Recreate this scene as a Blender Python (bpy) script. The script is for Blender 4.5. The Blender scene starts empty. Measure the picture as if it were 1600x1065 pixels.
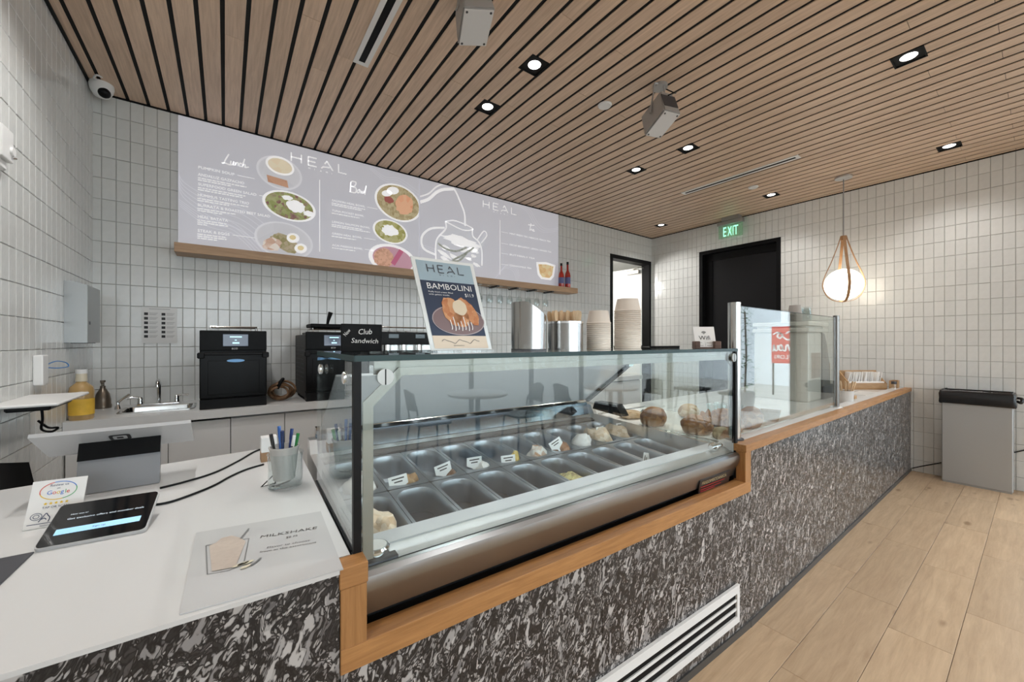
import bpy, bmesh, math, random
from mathutils import Vector, Matrix
random.seed(7)
S = bpy.context.scene
COL = S.collection
PI = math.pi

# ------------------------------------------------------------------ camera
H = 1.38                                    # eye height
VP1, VP2, CY = 1630.0, 352.0, 534.0
F = math.sqrt((VP1 - 800) * (800 - VP2))    # focal length for a 1600 px wide frame
YAW = math.atan2(VP1 - 800, F)
FX, FY = math.cos(YAW), math.sin(YAW)
RX, RY = math.sin(YAW), -math.cos(YAW)
cd = bpy.data.cameras.new('camera'); cam = bpy.data.objects.new('camera', cd); COL.objects.link(cam)
cd.sensor_width = 36.0; cd.lens = F / 1600 * 36.0; cd.clip_start = 0.02; cd.clip_end = 200
cd.shift_y = (CY - 532.5) / 1600
cam.location = (0, 0, H); cam.rotation_euler = (PI / 2, 0, YAW - PI / 2)
S.camera = cam

# ------------------------------------------------------------------ world and exposure
w = bpy.data.worlds.new('sky'); S.world = w; w.use_nodes = True
bg = w.node_tree.nodes['Background']; bg.inputs[0].default_value = (0.86, 0.93, 1.0, 1); bg.inputs[1].default_value = 5.0
S.view_settings.view_transform = 'Standard'; S.view_settings.look = 'None'
S.view_settings.gamma = 1.0; S.view_settings.exposure = 0.12; S.view_settings.use_curve_mapping = False
S.cycles.max_bounces = 10; S.cycles.transparent_max_bounces = 24; S.cycles.diffuse_bounces = 5; S.cycles.glossy_bounces = 5
S.cycles.sample_clamp_indirect = 6.0; S.cycles.caustics_reflective = False; S.cycles.caustics_refractive = False

XL, XR, YB, ZC = -0.765, 5.935, 4.006, 3.165   # left wall, right wall, back wall, ceiling
YF, YW = -4.5, -0.07                           # storefront behind the camera, end of the tiled right wall
ZT = 0.889                                     # counter height

def lamp(name, kind, loc, rot=(0, 0, 0), energy=10, color=(1, 1, 1), size=.1, size_y=None, portal=False, spot=None, blend=.5):
    d = bpy.data.lights.new(name, kind); o = bpy.data.objects.new(name, d); COL.objects.link(o)
    o.location = loc; o.rotation_euler = rot; d.energy = energy; d.color = color
    if kind == 'AREA':
        d.size = size
        if size_y: d.shape = 'RECTANGLE'; d.size_y = size_y
        if portal: d.cycles.is_portal = True
    elif kind == 'SPOT':
        d.spot_size = spot; d.spot_blend = blend; d.shadow_soft_size = size
    else: d.shadow_soft_size = size
    return o
# daylight comes in through the two glazed storefronts: portals guide the sky light to them
lamp('daylight_portal', 'AREA', (XR + .03, (YW + YF) / 2, 1.45), (0, PI / 2, 0), size=2.7, size_y=YW - YF, portal=True)
lamp('daylight_portal', 'AREA', ((XL + XR) / 2, YF - .03, 1.45), (-PI / 2, 0, PI), size=XR - XL, size_y=2.7, portal=True)

# ------------------------------------------------------------------ picture measurements -> points on real planes
def ray(px, py):
    u = (px - 800) / F; v = -(py - CY) / F
    return Vector((FX + u * RX, FY + u * RY, v))
def onZ(px, py, z): d = ray(px, py); t = (z - H) / d.z; return Vector((d.x * t, d.y * t, z))
def onX(px, py, x): d = ray(px, py); t = x / d.x; return Vector((x, d.y * t, H + d.z * t))
def onY(px, py, y): d = ray(px, py); t = y / d.y; return Vector((d.x * t, y, H + d.z * t))
def proj(p):
    dep = p[0] * FX + p[1] * FY; r = p[0] * RX + p[1] * RY
    if dep < .05: return None
    return (800 + F * r / dep, CY - F * (p[2] - H) / dep)
# the till end of the counter and the gelato case run at a slight angle (1.95 degrees) to the rest
TH = math.atan(.034); KX, KY = 2.02, .837
UX, UY = math.cos(TH), -math.sin(TH); VX, VY = math.sin(TH), math.cos(TH)
def LW(u, v, z): return Vector((KX + u * UX + v * VX, KY + u * UY + v * VY, z))
def onV(px, py, v):
    d = ray(px, py); t = (v + KX * VX + KY * VY) / (d.x * VX + d.y * VY)
    p = d * t; dx, dy = p.x - KX, p.y - KY
    return Vector((dx * UX + dy * UY, v, H + p.z))

# ------------------------------------------------------------------ materials
MATS = {}
def nodes_of(m):
    m.use_nodes = True; return m.node_tree.nodes, m.node_tree.links
def mat(name, col, rough=.5, metal=0.0, spec=.5, emis=None, estr=0, alpha=None, coat=0, bump=None, vary=0, noise=None):
    """plain surface; bump=(scale,strength); vary = brightness change from piece to piece; noise=(scale, amount, stretch)"""
    if name in MATS: return MATS[name]
    m = bpy.data.materials.new(name); N, L = nodes_of(m); b = N['Principled BSDF']
    b.inputs['Base Color'].default_value = (*col, 1); b.inputs['Roughness'].default_value = rough
    b.inputs['Metallic'].default_value = metal; b.inputs['Specular IOR Level'].default_value = spec
    if coat: b.inputs['Coat Weight'].default_value = coat; b.inputs['Coat Roughness'].default_value = .05
    if emis: b.inputs['Emission Color'].default_value = (*emis, 1); b.inputs['Emission Strength'].default_value = estr
    src = None
    if vary or noise:
        hsv = N.new('ShaderNodeHueSaturation'); hsv.inputs['Color'].default_value = (*col, 1); val = None
        if vary:
            oi = N.new('ShaderNodeObjectInfo'); mr = N.new('ShaderNodeMapRange')
            L.new(oi.outputs['Random'], mr.inputs[0]); mr.inputs[3].default_value = 1 - vary; mr.inputs[4].default_value = 1 + vary; val = mr.outputs[0]
        if noise:
            tc = N.new('ShaderNodeTexCoord'); mp = N.new('ShaderNodeMapping'); nz = N.new('ShaderNodeTexNoise')
            mp.inputs['Scale'].default_value = noise[2] if len(noise) > 2 else (1, 1, 1)
            nz.inputs['Scale'].default_value = noise[0]; nz.inputs['Detail'].default_value = 4
            L.new(tc.outputs['Object'], mp.inputs[0]); L.new(mp.outputs[0], nz.inputs['Vector'])
            m2 = N.new('ShaderNodeMapRange'); L.new(nz.outputs[0], m2.inputs[0]); m2.inputs[1].default_value = .3; m2.inputs[2].default_value = .7
            m2.inputs[3].default_value = 1 - noise[1]; m2.inputs[4].default_value = 1 + noise[1]
            if val:
                mu = N.new('ShaderNodeMath'); mu.operation = 'MULTIPLY'; L.new(val, mu.inputs[0]); L.new(m2.outputs[0], mu.inputs[1]); val = mu.outputs[0]
            else: val = m2.outputs[0]
        L.new(val, hsv.inputs['Value']); L.new(hsv.outputs[0], b.inputs['Base Color'])
    if bump:
        tc = N.new('ShaderNodeTexCoord'); nz = N.new('ShaderNodeTexNoise'); nz.inputs['Scale'].default_value = bump[0]; nz.inputs['Detail'].default_value = 3
        mp = N.new('ShaderNodeMapping')
        if len(bump) > 2: mp.inputs['Scale'].default_value = bump[2]
        bp = N.new('ShaderNodeBump'); bp.inputs['Strength'].default_value = bump[1]; bp.inputs['Distance'].default_value = .01
        L.new(tc.outputs['Object'], mp.inputs[0]); L.new(mp.outputs[0], nz.inputs['Vector']); L.new(nz.outputs[0], bp.inputs['Height']); L.new(bp.outputs[0], b.inputs['Normal'])
    MATS[name] = m; return m

def ramp(N, stops):
    r = N.new('ShaderNodeValToRGB'); e = r.color_ramp.elements
    while len(e) > len(stops): e.remove(e[-1])
    while len(e) < len(stops): e.new(.5)
    for el, (p, c) in zip(e, stops): el.position = p; el.color = (*c, 1)
    return r

def wood(name, dark, light, stretch, scale=6, rough=.45, vary=.08, knots=0):
    if name in MATS: return MATS[name]
    m = bpy.data.materials.new(name); N, L = nodes_of(m); b = N['Principled BSDF']; b.inputs['Roughness'].default_value = rough
    tc = N.new('ShaderNodeTexCoord'); oi = N.new('ShaderNodeObjectInfo'); ad = N.new('ShaderNodeVectorMath'); ad.operation = 'MULTIPLY_ADD'
    L.new(oi.outputs['Random'], ad.inputs[0]); ad.inputs[1].default_value = (13.7, 7.3, 5.1); L.new(tc.outputs['Object'], ad.inputs[2])
    mp = N.new('ShaderNodeMapping'); mp.inputs['Scale'].default_value = stretch; L.new(ad.outputs[0], mp.inputs[0])
    n1 = N.new('ShaderNodeTexNoise'); n1.inputs['Scale'].default_value = scale; n1.inputs['Detail'].default_value = 6; n1.inputs['Roughness'].default_value = .65; n1.inputs['Distortion'].default_value = .4
    L.new(mp.outputs[0], n1.inputs['Vector'])
    rp = ramp(N, [(.3, dark), (.72, light)]); L.new(n1.outputs[0], rp.inputs[0])
    hsv = N.new('ShaderNodeHueSaturation'); mr = N.new('ShaderNodeMapRange'); L.new(oi.outputs['Random'], mr.inputs[0]); mr.inputs[3].default_value = 1 - vary; mr.inputs[4].default_value = 1 + vary
    L.new(mr.outputs[0], hsv.inputs['Value']); col = rp.outputs[0]
    if knots:
        mp2 = N.new('ShaderNodeMapping'); mp2.inputs['Scale'].default_value = (1.6, 4.0, 1); L.new(ad.outputs[0], mp2.inputs[0])
        vo = N.new('ShaderNodeTexVoronoi'); vo.inputs['Scale'].default_value = knots; L.new(mp2.outputs[0], vo.inputs['Vector'])
        nz = N.new('ShaderNodeTexNoise'); nz.inputs['Scale'].default_value = 3; L.new(ad.outputs[0], nz.inputs['Vector'])
        sb = N.new('ShaderNodeMath'); sb.operation = 'ADD'; L.new(vo.outputs['Distance'], sb.inputs[0]); L.new(nz.outputs[0], sb.inputs[1])
        kr = ramp(N, [(.44, (.5, .42, .34)), (.56, (1, 1, 1))]); L.new(sb.outputs[0], kr.inputs[0])
        mx = N.new('ShaderNodeMix'); mx.data_type = 'RGBA'; mx.blend_type = 'MULTIPLY'; mx.inputs[0].default_value = .8
        L.new(col, mx.inputs[6]); L.new(kr.outputs[0], mx.inputs[7]); col = mx.outputs[2]
    L.new(col, hsv.inputs['Color']); L.new(hsv.outputs[0], b.inputs['Base Color'])
    bp = N.new('ShaderNodeBump'); bp.inputs['Strength'].default_value = .08; L.new(n1.outputs[0], bp.inputs['Height']); L.new(bp.outputs[0], b.inputs['Normal'])
    MATS[name] = m; return m

def glass(name, tint=(.93, .97, .96), f0=.04, rough=0.0, milky=0.0, milk=(.9, .9, .9)):
    """thin clear sheet: Schlick reflection over straight-through transparency, the same from both faces"""
    if name in MATS: return MATS[name]
    m = bpy.data.materials.new(name); N, L = nodes_of(m); N.remove(N['Principled BSDF']); out = N['Material Output']
    g = N.new('ShaderNodeNewGeometry'); d = N.new('ShaderNodeVectorMath'); d.operation = 'DOT_PRODUCT'
    L.new(g.outputs['Normal'], d.inputs[0]); L.new(g.outputs['Incoming'], d.inputs[1])
    a = N.new('ShaderNodeMath'); a.operation = 'ABSOLUTE'; L.new(d.outputs['Value'], a.inputs[0])
    s = N.new('ShaderNodeMath'); s.operation = 'SUBTRACT'; s.inputs[0].default_value = 1; L.new(a.outputs[0], s.inputs[1]); s.use_clamp = True
    p = N.new('ShaderNodeMath'); p.operation = 'POWER'; L.new(s.outputs[0], p.inputs[0]); p.inputs[1].default_value = 5
    r = N.new('ShaderNodeMapRange'); L.new(p.outputs[0], r.inputs[0]); r.inputs[3].default_value = f0
    tr = N.new('ShaderNodeBsdfTransparent'); tr.inputs[0].default_value = (*tint, 1)
    gl = N.new('ShaderNodeBsdfGlossy'); gl.inputs['Roughness'].default_value = rough; gl.inputs[0].default_value = (1, 1, 1, 1)
    base = tr.outputs[0]
    if milky:
        df = N.new('ShaderNodeBsdfDiffuse'); df.inputs[0].default_value = (*milk, 1); mm = N.new('ShaderNodeMixShader'); mm.inputs[0].default_value = milky
        L.new(base, mm.inputs[1]); L.new(df.outputs[0], mm.inputs[2]); base = mm.outputs[0]
    mx = N.new('ShaderNodeMixShader'); L.new(r.outputs[0], mx.inputs[0]); L.new(base, mx.inputs[1]); L.new(gl.outputs[0], mx.inputs[2]); L.new(mx.outputs[0], out.inputs[0])
    MATS[name] = m; return m

def stone(name):
    """dark laminate full of pale, flowing flakes with black outlines"""
    m = bpy.data.materials.new(name); N, L = nodes_of(m); b = N['Principled BSDF']; b.inputs['Roughness'].default_value = .28
    tc = N.new('ShaderNodeTexCoord')
    m0 = N.new('ShaderNodeMapping'); m0.inputs['Rotation'].default_value = (0, -.42, 0); L.new(tc.outputs['Object'], m0.inputs[0])
    mp = N.new('ShaderNodeMapping'); mp.inputs['Scale'].default_value = (1.75, 1, .85); L.new(m0.outputs[0], mp.inputs[0])
    w1 = N.new('ShaderNodeTexNoise'); w1.inputs['Scale'].default_value = 9; w1.inputs['Detail'].default_value = 3; L.new(mp.outputs[0], w1.inputs['Vector'])
    ma = N.new('ShaderNodeVectorMath'); ma.operation = 'MULTIPLY_ADD'; L.new(w1.outputs['Color'], ma.inputs[0]); ma.inputs[1].default_value = (.24, .24, .24); L.new(mp.outputs[0], ma.inputs[2])
    w2 = N.new('ShaderNodeTexNoise'); w2.inputs['Scale'].default_value = 45; w2.inputs['Detail'].default_value = 2; L.new(mp.outputs[0], w2.inputs['Vector'])
    mb = N.new('ShaderNodeVectorMath'); mb.operation = 'MULTIPLY_ADD'; L.new(w2.outputs['Color'], mb.inputs[0]); mb.inputs[1].default_value = (.022, .022, .022); L.new(ma.outputs[0], mb.inputs[2])
    def flakes(sc, edge0, edge1):
        vo = N.new('ShaderNodeTexVoronoi'); vo.feature = 'DISTANCE_TO_EDGE'; vo.inputs['Scale'].default_value = sc; L.new(mb.outputs[0], vo.inputs['Vector'])
        vc = N.new('ShaderNodeTexVoronoi'); vc.inputs['Scale'].default_value = sc; L.new(mb.outputs[0], vc.inputs['Vector'])
        bw = N.new('ShaderNodeSeparateColor'); L.new(vc.outputs['Color'], bw.inputs[0])
        rr = ramp(N, [(edge0, (0, 0, 0)), (edge1, (1, 1, 1))]); L.new(vo.outputs['Distance'], rr.inputs[0])
        return rr.outputs[0], bw.outputs[0]
    e1, c1 = flakes(30, .04, .15)
    e2, c2 = flakes(66, .07, .2)
    pick = ramp(N, [(.76, (0, 0, 0)), (.79, (1, 1, 1))]); L.new(c1, pick.inputs[0])
    g1 = ramp(N, [(.76, (.22, .21, .21)), (1, (.52, .50, .485))]); L.new(c1, g1.inputs[0])
    g2 = ramp(N, [(.0, (.012, .011, .011)), (.38, (.03, .027, .027)), (.55, (.17, .16, .157)), (1, (.52, .50, .485))]); L.new(c2, g2.inputs[0])
    def mul(x, y):
        n = N.new('ShaderNodeMix'); n.data_type = 'RGBA'; n.blend_type = 'MULTIPLY'; n.inputs[0].default_value = 1; L.new(x, n.inputs[6]); L.new(y, n.inputs[7]); return n.outputs[2]
    mx = N.new('ShaderNodeMix'); mx.data_type = 'RGBA'; L.new(mul(pick.outputs[0], e1), mx.inputs[0]); L.new(mul(g2.outputs[0], e2), mx.inputs[6]); L.new(g1.outputs[0], mx.inputs[7])
    ad = N.new('ShaderNodeMix'); ad.data_type = 'RGBA'; ad.blend_type = 'ADD'; ad.inputs[0].default_value = 1; L.new(mx.outputs[2], ad.inputs[6]); ad.inputs[7].default_value = (.012, .011, .011, 1)
    L.new(ad.outputs[2], b.inputs['Base Color'])
    MATS[name] = m; return m

def food(name, cols, scale=40, rough=.6, emis=0.0, bump=0.0):
    """mottled food colours, for prints and for real food"""
    if name in MATS: return MATS[name]
    m = bpy.data.materials.new(name); N, L = nodes_of(m); b = N['Principled BSDF']; b.inputs['Roughness'].default_value = rough
    tc = N.new('ShaderNodeTexCoord'); nz = N.new('ShaderNodeTexNoise'); nz.inputs['Scale'].default_value = scale * .6; nz.inputs['Detail'].default_value = 4; L.new(tc.outputs['Object'], nz.inputs['Vector'])
    vo = N.new('ShaderNodeTexVoronoi'); vo.inputs['Scale'].default_value = scale; L.new(tc.outputs['Object'], vo.inputs['Vector'])
    sc = N.new('ShaderNodeSeparateColor'); L.new(vo.outputs['Color'], sc.inputs[0])
    av = N.new('ShaderNodeMath'); av.operation = 'MULTIPLY_ADD'; L.new(sc.outputs[0], av.inputs[0]); av.inputs[1].default_value = .55
    m5 = N.new('ShaderNodeMath'); m5.operation = 'MULTIPLY'; L.new(nz.outputs[0], m5.inputs[0]); m5.inputs[1].default_value = .45; L.new(m5.outputs[0], av.inputs[2])
    n = len(cols); rp = ramp(N, [((i + .15) / n, c) for i, c in enumerate(cols)]); L.new(av.outputs[0], rp.inputs[0]); L.new(rp.outputs[0], b.inputs['Base Color'])
    if emis: L.new(rp.outputs[0], b.inputs['Emission Color']); b.inputs['Emission Strength'].default_value = emis
    if bump:
        bp = N.new('ShaderNodeBump'); bp.inputs['Strength'].default_value = bump; bp.inputs['Distance'].default_value = .01; L.new(nz.outputs[0], bp.inputs['Height']); L.new(bp.outputs[0], b.inputs['Normal'])
    MATS[name] = m; return m

def glow(name, col, strength):
    if name in MATS: return MATS[name]
    m = bpy.data.materials.new(name); N, L = nodes_of(m); b = N['Principled BSDF']; b.inputs['Base Color'].default_value = (*[c * .6 for c in col], 1)
    b.inputs['Emission Color'].default_value = (*col, 1); b.inputs['Emission Strength'].default_value = strength; b.inputs['Roughness'].default_value = .3
    MATS[name] = m; return m

M_TILE = mat('glazed_tile', (.705, .715, .70), .13, spec=.55, vary=.035, bump=(14, .16), noise=(22, .03))
M_GROUT = mat('grout', (.40, .39, .37), .9)
M_SLAT = wood('oak_slat', (.54, .385, .275), (.76, .575, .43), (14, .7, 1), 5, .5, .06)
M_BLACKGAP = mat('black_backing', (.006, .006, .006), .9)
M_PLANK = wood('oak_plank', (.43, .295, .18), (.60, .44, .285), (.9, 9, 1), 4, .38, .10, knots=2.2)
M_OAK = wood('oak_trim', (.32, .145, .046), (.49, .245, .088), (1.2, 16, 16), 5, .42, .05)
M_OAKV = wood('oak_trim_upright', (.32, .145, .046), (.49, .245, .088), (16, 16, 1.2), 5, .42, .05)
M_SHELF = wood('oak_shelf', (.35, .215, .125), (.50, .33, .2), (1.0, 16, 16), 5, .5, .05)
M_WHITE = mat('white_worktop', (.68, .68, .675), .22, spec=.5)
M_CAB = mat('pale_cabinet', (.72, .72, .715), .35)
M_STONE = stone('flake_laminate')
M_STEEL = mat('brushed_steel', (.62, .62, .61), .26, 1.0, bump=(60, .03, (1, 40, 40)))
M_STEELV = mat('polished_steel', (.56, .55, .53), .16, 1.0)
M_PAN = mat('pan_steel', (.40, .435, .475), .4, 1.0)
M_CHROME = mat('chrome', (.8, .8, .8), .08, 1.0)
M_SATIN = mat('satin_aluminium', (.72, .72, .71), .33, 1.0)
M_BLACK = mat('black_plastic', (.007, .007, .0075), .42, spec=.18)
M_MATTEBLK = mat('matte_black', (.006, .006, .0065), .6, spec=.15)
M_DARK = mat('dark_grey', (.05, .05, .055), .45)
M_GREY = mat('grey_plastic', (.30, .30, .31), .4)
M_LGREY = mat('light_grey_plastic', (.5, .5, .5), .4)
M_WPLAS = mat('white_plastic', (.8, .8, .79), .35)
M_PAPER = mat('white_paper', (.82, .81, .79), .7)
M_CUP = mat('cream_paper_cup', (.70, .62, .54), .6)
M_GLASS = glass('clear_glass', (.955, .985, .975))
M_GEDGE = mat('green_glass_edge', (.006, .035, .034), .25, spec=.3)
M_GUARD = glass('guard_glass', (.90, .945, .93), f0=.09)
M_JAR = glass('thin_glassware', (.93, .95, .95), f0=.06)
M_INK = mat('black_ink', (.02, .02, .022), .6)

# ------------------------------------------------------------------ mesh helpers
class MB:
    def __init__(s): s.v = []; s.f = []; s.mi = []
    def add(s, vs, fs, mi=0):
        o = len(s.v); s.v += [tuple(p) for p in vs]; s.f += [tuple(i + o for i in f) for f in fs]; s.mi += [mi] * len(fs); return s
    def box(s, x0, y0, z0, x1, y1, z1, mi=0):
        v = [(x0, y0, z0), (x1, y0, z0), (x1, y1, z0), (x0, y1, z0), (x0, y0, z1), (x1, y0, z1), (x1, y1, z1), (x0, y1, z1)]
        return s.add(v, [(0, 3, 2, 1), (4, 5, 6, 7), (0, 1, 5, 4), (1, 2, 6, 5), (2, 3, 7, 6), (3, 0, 4, 7)], mi)
    def bev(s, x0, y0, z0, x1, y1, z1, b=.004, mi=0, seg=1):
        bm = bmesh.new(); bmesh.ops.create_cube(bm, size=1)
        for vv in bm.verts: vv.co = Vector(((x0 + x1) / 2 + vv.co.x * (x1 - x0), (y0 + y1) / 2 + vv.co.y * (y1 - y0), (z0 + z1) / 2 + vv.co.z * (z1 - z0)))
        bmesh.ops.bevel(bm, geom=bm.edges[:], offset=min(b, .45 * min(x1 - x0, y1 - y0, z1 - z0)), segments=seg, profile=.6, affect='EDGES')
        return s.bm(bm, mi)
    def bm(s, bm, mi=0, M=None):
        bm.verts.index_update()
        s.add([(M @ v.co if M else v.co) for v in bm.verts], [[v.index for v in f.verts] for f in bm.faces], mi); bm.free(); return s
    def prism(s, pts, a, b, axis='z', mi=0):
        """closed outline pts (2D) pushed from a to b along axis"""
        def P(p, t): return {'z': (p[0], p[1], t), 'y': (p[0], t, p[1]), 'x': (t, p[0], p[1])}[axis]
        n = len(pts); vs = [P(p, a) for p in pts] + [P(p, b) for p in pts]
        fs = [tuple(range(n - 1, -1, -1)), tuple(range(n, 2 * n))] + [(i, (i + 1) % n, n + (i + 1) % n, n + i) for i in range(n)]
        return s.add(vs, fs, mi)
    def lathe(s, prof, c=(0, 0, 0), n=24, mi=0, sx=1, sy=1, cap0=True, cap1=True):
        """profile [(radius, z)] turned about the vertical axis through c"""
        o = []
        for r, z in prof:
            for k in range(n):
                a = 2 * PI * k / n; o.append((c[0] + r * sx * math.cos(a), c[1] + r * sy * math.sin(a), c[2] + z))
        fs = []
        for j in range(len(prof) - 1):
            for k in range(n):
                k2 = (k + 1) % n; fs.append((j * n + k, j * n + k2, (j + 1) * n + k2, (j + 1) * n + k))
        if cap0 and prof[0][0] > 1e-5: fs.append(tuple(range(n - 1, -1, -1)))
        if cap1 and prof[-1][0] > 1e-5: fs.append(tuple(range((len(prof) - 1) * n, len(prof) * n)))
        return s.add(o, fs, mi)
    def cyl(s, p0, p1, r, n=12, r2=None, mi=0): return s.tube([p0, p1], [r, r if r2 is None else r2], n, mi)
    def tube(s, pts, r, n=8, mi=0, closed=False):
        pts = [Vector(p) for p in pts]; m = len(pts); rs = r if isinstance(r, (list, tuple)) else [r] * m
        vs = []; up = None
        for i, p in enumerate(pts):
            a = pts[i - 1] if (i or closed) else p; b = pts[(i + 1) % m] if (i < m - 1 or closed) else p
            t = (b - a).normalized()
            if up is None:
                up = Vector((0, 0, 1)) if abs(t.z) < .9 else Vector((1, 0, 0))
            x = t.cross(up)
            if x.length < 1e-4: x = t.orthogonal()
            x.normalize(); y = x.cross(t).normalized(); up = y
            for k in range(n):
                q = 2 * PI * k / n; vs.append(p + (x * math.cos(q) + y * math.sin(q)) * rs[i])
        fs = []
        for i in range(m if closed else m - 1):
            j = (i + 1) % m
            for k in range(n): k2 = (k + 1) % n; fs.append((i * n + k, i * n + k2, j * n + k2, j * n + k))
        if not closed: fs += [tuple(range(n - 1, -1, -1)), tuple(range((m - 1) * n, m * n))]
        return s.add(vs, fs, mi)
    def ball(s, c, r, n=16, mi=0, sc=(1, 1, 1)):
        bm = bmesh.new(); bmesh.ops.create_uvsphere(bm, u_segments=n, v_segments=max(6, n // 2), radius=r)
        for v in bm.verts: v.co = Vector((c[0] + v.co.x * sc[0], c[1] + v.co.y * sc[1], c[2] + v.co.z * sc[2]))
        return s.bm(bm, mi)
    def build(s, name, m, parent=None, smooth=None, loc=None):
        me = bpy.data.meshes.new(name); me.from_pydata(s.v, [], s.f); me.update()
        for x in (m if isinstance(m, (list, tuple)) else [m]): me.materials.append(x)
        if isinstance(m, (list, tuple)): me.polygons.foreach_set('material_index', s.mi)
        if smooth:
            me.polygons.foreach_set('use_smooth', [True] * len(me.polygons)); me.set_sharp_from_angle(angle=math.radians(smooth))
        o = bpy.data.objects.new(name, me); COL.objects.link(o)
        if parent: o.parent = parent
        if loc: o.location = loc
        return o

def tag(o, label, cat=None, group=None, kind=None):
    if label: o['label'] = label
    if cat: o['category'] = cat
    if group: o['group'] = group
    if kind: o['kind'] = kind
    return o
def thing(name, label, cat, loc=(0, 0, 0), rz=0, group=None, kind=None):
    o = bpy.data.objects.new(name, None); COL.objects.link(o); o.empty_display_size = .05
    o.location = loc; o.rotation_euler = (0, 0, rz); return tag(o, label, cat, group, kind)
def struct(o): o['kind'] = 'structure'; return o
def copy_thing(src, loc, rz, label=None):
    r = src.copy(); COL.objects.link(r); r.location = loc; r.rotation_euler = (0, 0, rz)
    if label: r['label'] = label
    for ch in src.children:
        c = ch.copy(); COL.objects.link(c); c.parent = r
        for g in ch.children: d = g.copy(); COL.objects.link(d); d.parent = c
    return r
def spline(pts, n=8, closed=False):
    P = [Vector(p) for p in pts]; out = []; m = len(P)
    for i in range(m if closed else m - 1):
        if closed: a, b, c, d = P[i - 1], P[i], P[(i + 1) % m], P[(i + 2) % m]
        else: a, b, c, d = P[max(i - 1, 0)], P[i], P[i + 1], P[min(i + 2, m - 1)]
        for k in range(n):
            t = k / n; out.append(.5 * ((2 * b) + (c - a) * t + (2 * a - 5 * b + 4 * c - d) * t * t + (3 * b - a - 3 * c + d) * t ** 3))
    if not closed: out.append(P[-1])
    return out
def rrect(x0, y0, x1, y1, r, n=5):
    o = []
    for cx, cy, a in ((x1 - r, y0 + r, -PI / 2), (x1 - r, y1 - r, 0), (x0 + r, y1 - r, PI / 2), (x0 + r, y0 + r, PI)):
        for k in range(n + 1): t = a + PI / 2 * k / n; o.append((cx + r * math.cos(t), cy + r * math.sin(t)))
    return o

_txt = {}
def text2d(s, res=2):
    """outline of a line of lettering as flat polygons, cap height about 0.7 of size 1"""
    if s in _txt: return _txt[s]
    c = bpy.data.curves.new('t', 'FONT'); c.body = s; c.size = 1; c.resolution_u = res
    o = bpy.data.objects.new('t', c); me = bpy.data.meshes.new_from_object(o)
    r = ([(v.co.x, v.co.y) for v in me.vertices], [tuple(p.vertices) for p in me.polygons])
    bpy.data.objects.remove(o); bpy.data.curves.remove(c); bpy.data.meshes.remove(me)
    _txt[s] = r; return r

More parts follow.
